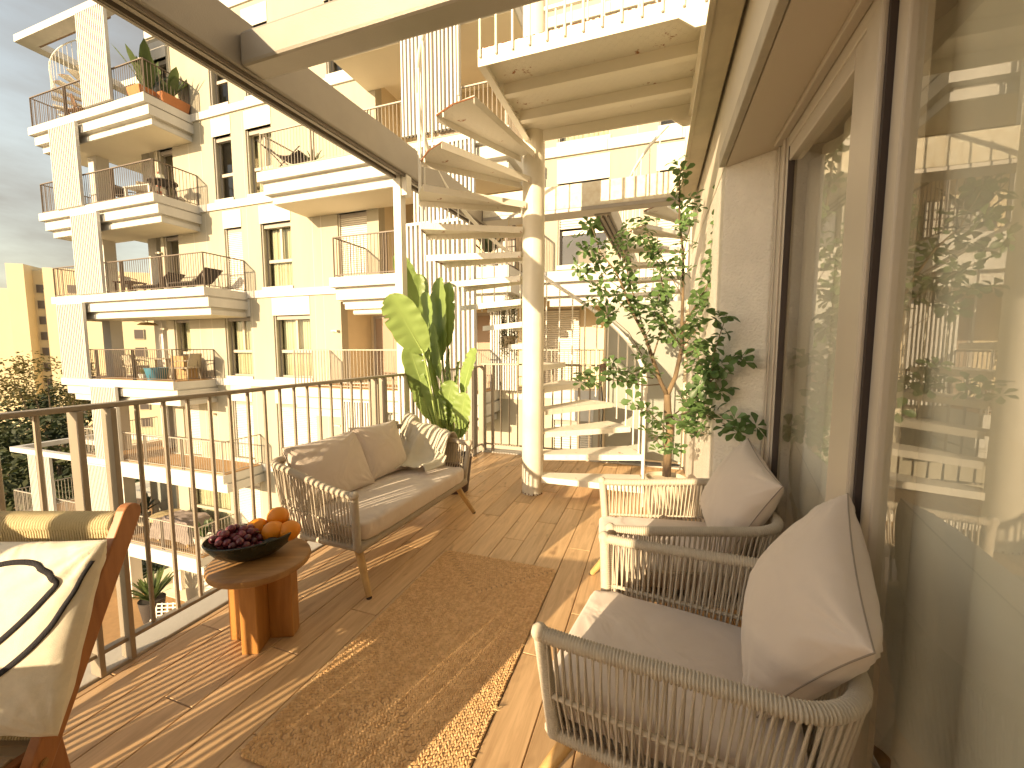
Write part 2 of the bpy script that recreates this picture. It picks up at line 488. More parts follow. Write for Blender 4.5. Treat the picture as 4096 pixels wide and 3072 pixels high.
# ================================================================== PERGOLA
perg = thing('pergola', 'grey steel pergola frame spanning above the terrace', 'pergola')
def skew(x, y): return x + 0.047*(y-2.0)
lb = MB()
poly = [(skew(-2.375,-2.2), -2.2), (skew(-2.215,-2.2), -2.2), (skew(-2.215,5.0), 5.0), (skew(-2.375,5.0), 5.0)]
lb.prism(poly, 2.98, 3.255)
obj('long_beam', lb, PERG, perg, bevel=0.012)
for dx, w, h in ((-.150, .022, .018), (-.112, .012, .026), (-.070, .030, .014), (-.025, .012, .022)):
    t = MB(); a = -2.215+dx
    t.prism([(skew(a-w/2,-2.19),-2.19),(skew(a+w/2,-2.19),-2.19),(skew(a+w/2,4.99),4.99),(skew(a-w/2,4.99),4.99)], 2.979-h, 2.979)
    obj('track_rail', t, PERG if w > .02 else mat('dark track seal', (0.16,0.13,0.1),0.6), perg)
obj('cross_beam', MB().box((skew(-2.213,1.87), 1.79, 2.982), (0.198, 1.94, 3.16)), PERG, perg, bevel=0.018)
FARB = mat('flaking painted beam', (0.74, 0.70, 0.58), 0.6, col2=(0.60,0.52,0.38), scale=14.0, detail=8)
obj('cross_beam', MB().box((skew(-2.213,4.9), 4.85, 3.03), (0.198, 4.98, 3.30)), FARB, perg, bevel=0.008)
obj('cross_beam_flange', MB().box((skew(-2.213,4.9), 4.84, 2.985), (0.198, 5.0, 3.029)), PERG, perg, bevel=0.006)
lg = MB().box((0.20, -2.2, 2.98), (0.34, 4.84, 3.10)).box((0.26, -2.2, 3.101), (0.34, 4.9, 3.25)).box((0.185,-2.2,2.965),(0.215,4.9,2.979))
obj('wall_beam', lg, mat('oxidised wall beam', (0.55,0.48,0.36),0.6, 0.22, 3.0), perg, bevel=0.006)
for y in (3.34, -1.6):
    obj('post', MB().box((skew(-2.36,y), y-.04, -3.2), (skew(-2.28,y), y+.04, 2.978)), STEEL, perg, bevel=0.005)
    obj('post_bracket', MB().box((skew(-2.275,y), y-.03, 2.80), (skew(-2.22,y), y+.05, 2.978)), STEEL, perg, bevel=0.004)

# ================================================================== TERRACE RAILING
def railing(name, label, p0, p1, z0, ztop, spacing, posts, rb=0.0098, group=None, mt=RAIL, first=None, post_w=0.072, gap=0.115):
    """p0->p1 straight run; balusters between posts; each post is a flat plate with an angled foot."""
    p0, p1 = Vector((*p0, 0)), Vector((*p1, 0)); d = (p1-p0); L = d.length; d.normalize()
    rz = atan2(d.y, d.x)
    r = thing(name, label, 'railing', (p0.x, p0.y, z0), rz, group)
    obj('handrail', MB().box((-.02, -.024, ztop-z0-.022), (L+.02, .024, ztop-z0)), mt, r, bevel=0.004)
    obj('bottom_rail', MB().box((0, -.018, .085), (L, .018, .103)), mt, r, bevel=0.003)
    bal = MB().tube([(0,0,.10), (0,0,ztop-z0-.02)], rb, 8).mesh('baluster', mt, True)
    pst = MB().box((-.010, -post_w/2, .0), (.010, post_w/2, ztop-z0-.0225))
    pm = pst.mesh('post', mt)
    for x in posts:
        obj('post', pm, mt, r, loc=(x, 0, 0), bevel=0.002)
    x = first if first is not None else spacing
    while x < L:
        if all(abs(x-q) > spacing*0.45 for q in posts):
            obj('baluster', bal, mt, r, loc=(x, 0, 0))
        x += spacing
    return r
# run along the left edge: post pairs near y=.98/1.09, 2.88/2.99, 4.8/4.9
Y0R = -2.2
railing('railing', 'long grey brown railing along the terrace edge behind the sofa', (-2.235, Y0R), (-2.235, 5.13), 0.012, 1.185, 0.1085,
        [p-Y0R for p in (-2.70+.55, -.92, -.81, 0.98, 1.09, 2.885, 2.995, 4.78, 4.89, 5.13)], first=(0.867-Y0R) % 0.1085)
railing('railing', 'short dark railing at the end of the terrace behind the spiral stair', (-2.215, 5.16), (-0.64, 5.16), 0.012, 1.215, 0.1195,
        [0.02, 0.14, 1.32, 1.575], first=0.14)
# lock box and strap on the end post
lk = thing('cable_box', 'small brown cable box fixed to the last post of the end railing', 'box', (-0.60, 5.13, 1.13))
obj('case', MB().box((-.035,-.03,0),(.035,.02,.10)), mat('brown plastic',(0.20,0.13,0.09),0.5), lk, bevel=0.012)
obj('cable', MB().tube([(0,0,.0),(-.02,.01,-.15),(.01,.0,-.5),(-.01,.01,-.9),(.02,0,-1.05)], .006, 6), mat('black cable',(0.03,0.025,0.02),0.5), lk, True)

# frosted privacy panel
FROST = mat('frosted glass', (0.40, 0.415, 0.375), 0.3, 0.04, 1.0, trans=0.25)
pp = thing('privacy_screen', 'frosted glass privacy screen standing between the terrace and the neighbour', 'glass screen', (-0.60, 5.16, 0))
obj('pane', MB().box((.03, -.006, .075), (.915, .006, 1.96)), FROST, pp)
AL = mat('cream aluminium profile', (0.66,0.58,0.44),0.5,0.1,6.0)
obj('bottom_profile', MB().box((0,-.02,.05),(.93,.02,.0745)), AL, pp, bevel=.003)
obj('side_profile', MB().box((.917,-.022,.02),(.95,.022,1.97)), AL, pp, bevel=.003)
obj('side_profile', MB().box((.002,-.02,.076),(.029,.02,1.97)), AL, pp, bevel=.003)
for x in (.2,.72): obj('foot', MB().box((x-.012,-.015,.0125),(x+.012,.015,.0499)), AL, pp)

# ================================================================== SPIRAL STAIR
def spiral_stair(label, loc, rz, group, ntread=15, a0=7.5, step=17.5, z0=0.183, rise=0.2133, R=1.05, platform=True, colh=6.2, zbase=0.0):
    st = thing('spiral_stair', label, 'stair', loc, rz, group)
    col = MB().tube([(0,0,zbase),(0,0,colh)], .103, 32)
    obj('column', col, mat('white painted column', (0.76,0.73,0.65),0.4, col2=(0.66,0.60,0.48), scale=2.0, detail=6), st, True)
    ring = MB()
    for k in range(26):
        a = k*0.242+random.uniform(-.1,.1)
        ring.ball((cos(a)*.1005, sin(a)*.1005, zbase+random.uniform(.0,.012)), random.uniform(.004,.009), 6, 5, (1,1,.8+random.random()))
    obj('rust_patch', ring, mat('rust', (0.20,0.07,0.025), 0.9, 0.3, 40), st, True)
    t = 0.004; fl_ = 0.055; half = radians(10.5)
    # one tread, pointing +X, origin on the axis at the tread's top
    tb = MB()
    r0 = 0.10; tipy = R*sin(half); ry = 0.075
    top = [(r0, -ry), (R*cos(half), -tipy), (R*1.0, 0), (R*cos(half), tipy), (r0, ry)]
    tb.prism(top, -t, 0)
    e = .004
    for sg in (-1, 1):
        p, q = Vector((r0, sg*ry, 0)), Vector((R*cos(half), sg*tipy, 0))
        nrm = Vector((-(q-p).y, (q-p).x, 0)).normalized()*(-sg)
        poly = [(p.x, p.y), (q.x, q.y), (q.x+nrm.x*e, q.y+nrm.y*e), (p.x+nrm.x*e, p.y+nrm.y*e)]
        if sg < 0: poly = poly[::-1]
        tb.prism(poly[::-1], -fl_, -t-.0002)
    tm = tb.mesh('tread', CHEQ)
    bal_h = 0.92
    rsm = MB().bar((R*cos(half), -tipy, -.012), (R*1.0, 0, -.004), .003, .014).bar((R*1.0, 0, -.003), (R*cos(half), tipy, -.012), .003, .010).mesh('rust_edge', mat('rust', (0.20,0.07,0.025), 0.9, 0.3, 40))
    bm_ = MB().tube([(0,0,-.05),(0,0,bal_h)], .008, 8).mesh('baluster', STEEL, True)
    hr = []
    for i in range(ntread):
        a = radians(a0+step*i); z = z0+rise*i
        tr_ = obj('tread', tm, CHEQ, st, loc=(0,0,z), rot=(0,0,a))
        if i % 3: obj('rust_edge', rsm, rsm.materials[0], tr_)
        for k in (-.36, .14):
            b_ = a+radians(step)*k
            obj('baluster', bm_, STEEL, st, loc=(cos(b_)*(R-.012), sin(b_)*(R-.012), z+rise*(k+.36)*.9))
    na = int(ntread*step/4)
    for k in range(na+1):
        a = radians(a0-9+ (ntread*step)*k/na)
        hr.append((cos(a)*(R-.012), sin(a)*(R-.012), z0+rise*((a-radians(a0))/radians(step))+bal_h+.04))
    obj('handrail', MB().tube(hr, .021, 10), STEEL, st, 'all')
    # newel posts at the foot of the handrail
    for da in (-9.5, -6.5, -3.6):
        a = radians(a0+da)
        obj('newel', MB().tube([(cos(a)*(R-.012), sin(a)*(R-.012), zbase),(cos(a)*(R-.012), sin(a)*(R-.012), z0+bal_h-.02)], .0115, 8), STEEL, st, True)
    return st

stair = spiral_stair('white steel spiral stair with chequer plate treads rising to the upper landing', (-1.11, 3.80, 0), 0, None)
# landing (local to the stair axis)
pz = 3.385
plat = part_empty('landing', stair, (0,0,0))
x0, x1, y0, y1 = -0.06, 1.36, -1.13, -0.03
obj('landing_plate', MB().box((x0+.011, y0+.011, pz-.006), (x1-.011, y1-.011, pz)), CHEQ, plat)
LB = mat('rust streaked white steel', (0.82,0.78,0.68), 0.5, col2=(0.55,0.33,0.14), scale=5.0, detail=9)
LB.node_tree.nodes['Color Ramp'].color_ramp.elements[0].position = 0.26
LB.node_tree.nodes['Color Ramp'].color_ramp.elements[1].position = 0.36
obj('edge_beam', MB().box((x0, y0, pz-.10), (x1, y0+.01, pz+.012)), LB, plat)
obj('edge_beam', MB().box((x0, y1-.01, pz-.10), (x1, y1, pz+.004)), LB, plat)
obj('edge_beam', MB().box((x0, y0+.0102, pz-.10), (x0+.01, y1-.0102, pz+.003)).box((x0+.0101, y0+.0102, pz-.10),(x0+.05,y1-.0102,pz-.09)), LB, plat)
obj('edge_beam', MB().box((x1-.01, y0+.0102, pz-.10), (x1, y1-.0102, pz+.003)).box((x1-.05, y0+.0102, pz-.10),(x1-.0101,y1-.0102,pz-.09)), LB, plat)
for yy in (y0+.37, y0+.74):
    obj('rib', MB().box((x0+.0501, yy-.004, pz-.085), (x1-.0501, yy+.004, pz-.0062)).box((x0+.0501, yy+.0041, pz-.085), (x1-.0501, yy+.05, pz-.077)), LB, plat)
for yy in (y0, y1):
    s_ = 1 if yy == y0 else -1
    g = MB().prism([(x1-.13, yy+s_*.0105), (x1-.0105, yy+s_*.0105), (x1-.0105, yy+s_*.017), (x1-.13, yy+s_*.017)] if s_ > 0 else [(x1-.13, yy-.017), (x1-.0105, yy-.017), (x1-.0105, yy-.0105), (x1-.13, yy-.0105)], pz-.13, pz-.101)
    g = MB()
    a_, b_ = (yy-.001, yy+.011) if s_ > 0 else (yy-.011, yy+.001)
    g.add([(x1-.18,a_,pz-.1),(x1,a_,pz-.1),(x1,a_,pz-.17),(x1-.09,a_,pz-.17),(x1-.18,b_,pz-.1),(x1,b_,pz-.1),(x1,b_,pz-.17),(x1-.09,b_,pz-.17)],
          [(0,1,2,3),(7,6,5,4),(0,4,5,1),(1,5,6,2),(2,6,7,3),(3,7,4,0)])
    obj('gusset', g, LB, plat)
RUST = mat('rust', (0.20,0.07,0.025), 0.9, 0.3, 40)
rr_ = random.Random(5)
for yy, dy_ in ((y0, -.0012), (y1, .0012)):
    for k in range(34):
        xa_ = x0+(x1-x0)*k/34; xb_ = xa_+(x1-x0)/34*rr_.uniform(.3,.98); hh_ = rr_.uniform(.001,.0045)
        ztop_ = pz+(.012 if yy == y0 else .004)
        obj('rust_edge', MB().box((xa_, min(yy, yy+dy_)-.0004, ztop_-hh_), (xb_, max(yy, yy+dy_)+.0004, ztop_+.0008)), RUST, plat)
for k in range(13):
    xx = x0+.02+ (x1-x0-.06)*k/12
    obj('landing_baluster', MB().tube([(xx, y0-.010, pz-.05), (xx, y0-.010, pz+1.0)], .0085, 8), STEEL, plat, True)
for k in range(10):
    xx = x0+.12+ (x1-x0-.16)*k/9
    obj('landing_baluster', MB().tube([(xx, y1+.010, pz-.05), (xx, y1+.010, pz+1.0)], .0085, 8), STEEL, plat, True)
obj('landing_handrail', MB().box((x0, y0-.03, pz+1.0), (x1, y0+.005, pz+1.03)), STEEL, plat)
obj('landing_handrail', MB().box((x0+.1, y1-.005, pz+1.0), (x1, y1+.03, pz+1.03)), STEEL, plat)

# ================================================================== FURNITURE
ROPE = mat('taupe rope', (0.54, 0.47, 0.375), 0.85, 0.10, 30, 0.5, 260, bdist=0.003)
ROPE2 = mat('straw rope', (0.60, 0.50, 0.30), 0.85, 0.12, 30, 0.5, 260, bdist=0.003)
FAB = mat('greige outdoor fabric', (0.66, 0.56, 0.48), 0.92, 0.05, 4, 0.25, 420, bdist=0.002, sheen=0.3)
def add_wrinkles(m, scale, strength, dist):
    n, l = nodes_of(m); b = n['Principled BSDF']
    old = b.inputs['Normal'].links[0].from_socket
    tc = n.new('ShaderNodeTexCoord'); oi = n.new('ShaderNodeObjectInfo'); ad = n.new('ShaderNodeVectorMath'); ad.operation = 'ADD'
    l.new(tc.outputs['Object'], ad.inputs[0]); l.new(oi.outputs['Random'], ad.inputs[1])
    nz = n.new('ShaderNodeTexNoise'); nz.inputs['Scale'].default_value = scale; nz.inputs['Detail'].default_value = 2.5; nz.inputs['Distortion'].default_value = 1.6
    l.new(ad.outputs['Vector'], nz.inputs['Vector'])
    bp = n.new('ShaderNodeBump'); bp.inputs['Strength'].default_value = strength; bp.inputs['Distance'].default_value = dist
    l.new(nz.outputs['Fac'], bp.inputs['Height']); l.new(old, bp.inputs['Normal']); l.new(bp.outputs['Normal'], b.inputs['Normal'])
add_wrinkles(FAB, 3.6, 0.5, 0.035)
SEAM = mat('dark seam', (0.30, 0.25, 0.20), 0.9)
OAKL = wood_mat('pale oiled leg wood', (0.56, 0.36, 0.15), (0.40, 0.23, 0.09), 'Z', 3, 0.45, 0.08, 0.1, 10, False)
ACAC = wood_mat('orange acacia wood', (0.46, 0.215, 0.06), (0.30, 0.12, 0.03), 'Z', 2.5, 0.42, 0.08, 0.1, 9)
TTOP = wood_mat('table top wood', (0.40, 0.22, 0.085), (0.25, 0.12, 0.045), 'X', 2.5, 0.45, 0.05, 0.1, 9)

def resample(pts, step):
    pts = [Vector(p) for p in pts]
    out = [pts[0]]; carry = 0.0
    for a, b in zip(pts, pts[1:]):
        L = (b-a).length
        t = step - carry
        while t <= L:
            out.append(a.lerp(b, t/L)); t += step
        carry = L - (t - step)
    if (out[-1]-pts[-1]).length > 1e-4: out.append(pts[-1])
    return out

def wrapped(mb, pts, r, pitch=0.0088, n=10):
    """tube wound with rope: ridged sweep"""
    p = resample(pts, pitch/3)
    rad = [r*(0.80 if i % 3 == 0 else 1.06) for i in range(len(p))]
    return mb.tube(p, rad, n)

def u_path(D, L, rad, z_front, z_back, flare, n=8, x_front=None):
    """arm front (-y) -> back -> arm front (+y); x is forward"""
    xf = D/2 if x_front is None else x_front
    xb = -D/2 - flare; h = L/2 + flare
    pts = []
    for k in range(7): pts.append((xf + (xb+rad-xf)*k/6, -h))
    for k in range(1, n+1):
        a = -pi/2 - (pi/2)*k/n
        pts.append((xb+rad+cos(a)*rad, -h+rad+sin(a)*rad))
    for k in range(1, 7): pts.append((xb, -h+rad + (2*h-2*rad)*k/6))
    for k in range(1, n+1):
        a = pi - (pi/2)*k/n
        pts.append((xb+rad+cos(a)*rad, h-rad+sin(a)*rad))
    for k in range(1, 7): pts.append((xb+rad + (xf-xb-rad)*k/6, h))
    out = []
    for x, y in pts:
        t = min(1, max(0, (xf-x)/(xf-xb)))
        t = t*t*(3-2*t)
        out.append(Vector((x, y, z_front+(z_back-z_front)*t)))
    return out

def at_frac(pts, cum, t):
    s = t*cum[-1]
    for i in range(len(pts)-1):
        if cum[i+1] >= s:
            return pts[i].lerp(pts[i+1], (s-cum[i])/max(1e-9, cum[i+1]-cum[i]))
    return pts[-1]

def cum_len(pts):
    c = [0.0]
    for a, b in zip(pts, pts[1:]): c.append(c[-1]+(b-a).length)
    return c

def soft_box(w, d, h, e1=0.16, e2=0.32, nu=56, nv=17, wr=0.004, seed=0):
    """seat cushion: superellipsoid with edge wrinkles, centred, z from 0 to h"""
    def sp(c, e): return math.copysign(abs(c)**e, c)
    def fn(i, j):
        u = 2*pi*i/nu; v = -pi/2 + pi*j/(nv-1)
        x = w/2*sp(cos(v), e2)*sp(cos(u), e1); y = d/2*sp(cos(v), e2)*sp(sin(u), e1); z = h/2*sp(sin(v), e2*1.3)
        k = noise.noise(Vector((x*26+seed, y*26, z*5)))
        edge = max(abs(x)/(w/2), abs(y)/(d/2))**6
        return (x*(1+wr*k*edge), y*(1+wr*k*edge), z + h/2 + wr*k*1.4*edge + (0.012*(1-(2*x/w)**2)*(1-(2*y/d)**2) if z > 0 else 0))
    return MB().grid(fn, nu, nv, True)

def pillow_mb(w, h, t, seed=0, n=56, ear=0.07, wr=0.010):
    mb = MB()
    def surf(u, v, sg):
        x = w/2*u*(1-ear*(1-v*v)); y = h/2*v*(1-ear*(1-u*u))
        th = max(0.0, (1-u*u)*(1-v*v))**0.40 * t/2
        k = noise.noise(Vector((x*9+seed*3.1, y*9-seed, sg*2.0)))*0.6 + noise.noise(Vector((x*22+seed, y*22, sg*4.0)))*0.4
        cn = (abs(u)*abs(v))**1.2 + 0.35*max(abs(u), abs(v))**4
        rad_ = 0.0
        for cu, cv in ((1,1),(1,-1),(-1,1),(-1,-1)):
            du, dv = u-cu, v-cv; dd = hypot(du, dv)
            if dd < .95: rad_ += sin(atan2(dv, du)*17+seed+cu*2+cv)*max(0, (1-dd/.95))**1.2*min(1, dd*5)
        return Vector((x, y, sg*(th + (wr*k*cn + .0055*rad_)*min(1, th/(t*.12)))))
    def line(i): 
        a = -1+2*i/(n-1)
        return math.copysign(1-(1-abs(a))**1.35, a)
    for sg in (1, -1):
        o = len(mb.v)
        for i in range(n):
            for j in range(n): mb.v.append(tuple(surf(line(i), line(j), sg)))
        for i in range(n-1):
            for j in range(n-1):
                q = (o+i*n+j, o+(i+1)*n+j, o+(i+1)*n+j+1, o+i*n+j+1)
                mb.f.append(q if sg > 0 else q[::-1])
    rim = [surf(line(i), -1, 1) for i in range(n)] + [surf(1, line(i), 1) for i in range(1, n)] + \
          [surf(line(n-1-i), 1, 1) for i in range(1, n)] + [surf(-1, line(n-1-i), 1) for i in range(1, n-1)]
    return mb, rim, surf

def frame_mat(o, xa, ya, za):
    M = Matrix.Identity(4)
    for i, v in enumerate((xa, ya, za)):
        v = Vector(v).normalized()
        for r in range(3): M[r][i] = v[r]
    M.translation = Vector(o)
    return M

def pillow(label, w, h, t, M, mt=FAB, seed=0, group=None, piping=True, ear=0.07, wr=0.010, cat='pillow'):
    mb, rim, surf = pillow_mb(w, h, t, seed, ear=ear, wr=wr)
    r = thing('pillow', label, cat, group=group)
    r.matrix_local = M
    cov = obj('cover', mb, mt, r, 'all')
    if piping:
        obj('piping', MB().tube(rim, 0.0022, 5, closed=True), SEAM, r, 'all')
    return r, surf

def rope_seat(name, label, cat, L, D, zf, zb, zs, rad, loc, rz, leg_r, nstr, group=None):
    r = thing(name, label, cat, loc, rz, group)
    TR = 0.0215
    top = u_path(D, L, rad, zf, zb, 0.022)
    mid = u_path(D-.02, L, rad*.95, zs+(zf-zs)*.42, zs+(zb-zs)*.42, 0.004)
    bot = u_path(D-.06, L-.05, rad*.9, zs, zs, 0.0)
    m = MB(); wrapped(m, top, TR); obj('top_rail', m, ROPE, r, 'all')
    m = MB(); wrapped(m, bot, TR*.9); wrapped(m, [bot[-1]+Vector((.006,0,0)), bot[0]+Vector((.006,0,0))], TR*1.35); obj('seat_rail', m, ROPE, r, 'all')
    for s_ in (0, -1):
        m = MB(); wrapped(m, [bot[s_]+Vector((0,0,-.004)), top[s_]+Vector((0,0,.012))], TR*1.02); 
        m.ball(top[s_]+Vector((.002,0,.004)), TR*1.22, 10, 7)
        obj('front_post', m, ROPE, r, 'all')
    m = MB().tube(mid, 0.0085, 7); obj('middle_rail', m, ROPE, r, 'all')
    # woven strands
    ct, cm, cb = cum_len(top), cum_len(mid), cum_len(bot)
    rnd = random.Random(int(L*1000))
    m = MB()
    for k in range(nstr):
        t = (k+.5)/nstr
        for s_ in (-1, 1):
            lean = s_*(0.55 + rnd.uniform(-.12, .12))/nstr
            a = at_frac(top, ct, t); b = at_frac(bot, cb, min(1, max(0, t+lean))); c = at_frac(mid, cm, min(1, max(0, t+lean*.45)))
            ctr = Vector((-.02, 0, c.z)); nrm = (c-ctr); nrm.z = 0; nrm.normalize()
            c = c + nrm*(s_*0.010)
            side = nrm*(s_*TR*0.75)
            m.tube([a+side*.95+Vector((0,0,-.002)), a+side*.75+Vector((0,0,-.02)), c, b+side*.7+Vector((0,0,.012)), b+side*.9], 0.0037, 5, cap=False)
    obj('rope_weave', m, ROPE, r, 'all', kind='stuff')
    # seat deck
    obj('seat_deck', MB().box((-D/2+.05, -L/2+.05, zs-.004), (D/2-.045, L/2-.05, zs+.012)), ROPE, r)
    # legs
    for sx in (-1, 1):
        for sy in (-1, 1):
            p = Vector((sx*(D/2-.085), sy*(L/2-.085), zs-.010)); q = Vector((D/2+.055 if sx > 0 else -D/2+.045, sy*(L/2-.012), 0.008))
            lg = obj('leg', MB().tube([p, p.lerp(q,.5), q], [leg_r, leg_r*.84, leg_r*.64], 14), OAKL, r, True)
            obj('leg_glide', MB().tube([q+Vector((0,0,.002)), q+Vector((0,0,-.008))], leg_r*.6, 10), DK, lg)
    return r

# sofa against the railing
sofa = rope_seat('sofa', 'two seat rope woven sofa with splayed wooden legs in front of the railing', 'sofa', 1.33, 0.66, 0.60, 0.715, 0.275, 0.12,
                 (-1.855, 2.50, 0), radians(-2.5), 0.026, 104)
sc_ = obj('cushion', soft_box(0.64, 1.235, 0.13, e1=.13, e2=.24, nu=120, nv=21, wr=0.009, seed=2), FAB, None, 'all', loc=(-1.835, 2.50, 0.289), rot=(0,0,radians(-2.5)))
tag(sc_, 'long greige seat cushion lying on the rope sofa', 'cushion')
def sofa_pt(x, y, z):
    a = radians(-2.5); return Vector((-1.855+x*cos(a)-y*sin(a), 2.50+x*sin(a)+y*cos(a), z))
def lean_pillow(label, base, face, lean, w, h, t, roll=0.0, seed=0, mt=FAB, **k):
    """pillow standing on base point, facing 'face' (2d), leaning back by 'lean' radians, rolled about its normal"""
    fx = Vector((face[0], face[1], 0)).normalized()
    n = (fx*cos(lean) + Vector((0,0,1))*sin(lean)).normalized()
    upv = (Vector((0,0,1))*cos(lean) - fx*sin(lean)).normalized()
    wv = upv.cross(n).normalized()
    xa = wv*cos(roll) + upv*sin(roll); ya = upv*cos(roll) - wv*sin(roll)
    hh = h/2*abs(cos(roll)) + w/2*abs(sin(roll))
    c = Vector(base) + upv*hh*0.93
    return pillow(label, w, h, t, frame_mat(c, xa, ya, n), mt, seed, **k)
lean_pillow('plump greige back pillow at the sofa end beside the fruit table', sofa_pt(-.10, -.335, .425), (1, -.10), 0.42, 0.60, 0.43, 0.17, 0.02, 1)
lean_pillow('plump greige back pillow in the middle of the sofa beside the knitted throw', sofa_pt(-.10, .165, .425), (1, -.02), 0.38, 0.52, 0.43, 0.17, -0.05, 5)

# knitted throw over the far end of the sofa
def knit_mat():
    m = mat('cream knit', (0.74, 0.67, 0.53), 0.95, 0.06, 5, sheen=0.4)
    n, l = nodes_of(m); b = n['Principled BSDF']
    uv = n.new('ShaderNodeTexCoord')
    w1 = n.new('ShaderNodeTexWave'); w1.inputs['Scale'].default_value = 42; w1.bands_direction = 'Y'; w1.inputs['Distortion'].default_value = 1.2; w1.inputs['Detail Scale'].default_value = 9
    l.new(uv.outputs['Object'], w1.inputs['Vector'])
    w2 = n.new('ShaderNodeTexWave'); w2.inputs['Scale'].default_value = 38; w2.bands_direction = 'Z'
    l.new(uv.outputs['Object'], w2.inputs['Vector'])
    ad = n.new('ShaderNodeMath'); ad.operation = 'ADD'; l.new(w1.outputs['Fac'], ad.inputs[0]); l.new(w2.outputs['Fac'], ad.inputs[1])
    bp = n.new('ShaderNodeBump'); bp.inputs['Strength'].default_value = 0.7; bp.inputs['Distance'].default_value = 0.004
    l.new(ad.outputs[0], bp.inputs['Height']); l.new(bp.outputs['Normal'], b.inputs['Normal'])
    return m
def throw():
    prof = [(.735,.40),(.735,.52),(.725,.64),(.700,.705),(.660,.722),(.620,.695),(.575,.625),(.525,.550),(.470,.492),(.405,.462),(.335,.452),(.265,.450),(.215,.448)]
    prof = resample([Vector((0,a_,b_)) for a_, b_ in prof], 0.020)
    n = len(prof); m = 36
    def fn(i, j):
        s = i/(n-1); v = -1+2*j/(m-1)
        p = prof[i]; d = (prof[min(i+1,n-1)]-prof[max(i-1,0)]).normalized()
        nrm = Vector((0, d.z, -d.y))
        half = 0.275 - 0.06*s
        x = -.075 + v*half + .05*s + .012*sin(7*s+2*v)
        fold = 0.014*sin(v*7+s*3+.5) + 0.009*sin(v*15-s*4) + 0.016*noise.noise(Vector((s*4, v*3, 1)))
        up_ = (.055*(-v) if p.z > .5 else .055*(-v)*max(0,(p.z-.45)/.05)) + (.03 if v < -.55 and p.z > .55 else 0)
        edge = 0.028*(max(0, s-.8)/.2)**2*(0.5+0.5*sin(v*9+1))
        q = Vector((x, p.y + .05*s*sin(v*4), p.z)) + nrm*(0.014+max(-.006, fold))
        q.z += up_ + edge
        if s > .45: q.z = max(q.z, .449)
        if s > .6: q.y += .05*v*v
        return sofa_pt(q.x, q.y, q.z)
    mb = MB().grid(fn, n, m)
    o = obj('throw_blanket', mb, knit_mat(), None, 'all')
    so_ = o.modifiers.new('thick', 'SOLIDIFY'); so_.thickness = 0.009; so_.offset = 1
    tag(o, 'cream knitted throw blanket draped over the far arm of the sofa', 'blanket')
throw()

# two armchairs by the window
def armchair(label, loc, rz, plabel, clabel, seed, pl_y, pl_roll, pl_face):
    r = rope_seat('armchair', label, 'armchair', 0.64, 0.74, 0.59, 0.625, 0.25, 0.17, loc, rz, 0.026, 92, 'rope armchairs by the window')
    c = obj('cushion', soft_box(0.70, 0.575, 0.13, e1=0.18, e2=.25, nu=96, nv=21, wr=0.008, seed=seed), FAB, None, 'all')
    c.location = (loc[0]+0.045*cos(rz), loc[1]+0.045*sin(rz), 0.279); c.rotation_euler = (0,0,rz)
    tag(c, clabel, 'cushion')
    fx = Vector((cos(rz), sin(rz), 0)); sd = Vector((-sin(rz), cos(rz), 0))
    base = Vector(loc) - fx*0.175 + sd*pl_y + Vector((0,0,.41))
    ff = fx + sd*pl_face
    lean_pillow(plabel, base, (ff.x, ff.y), 0.42, 0.52, 0.48, 0.23, pl_roll, seed, wr=.014)
    return r
armchair('rope armchair with greige cushions and one arm near the jute rug corner', (0.125, 1.375, 0), radians(171), 'big greige pillow leaning in the armchair beside the sliding glass', 'greige seat cushion of the armchair beside the sliding glass', 11, 0.0, -0.42, 0.10)
armchair('rope armchair with sunlit woven arm in front of the potted tree', (0.135, 2.27, 0), radians(190), 'greige pillow in the armchair in front of the potted tree', 'greige seat cushion of the armchair in front of the potted tree', 17, 0.0, -0.22, 0.0)

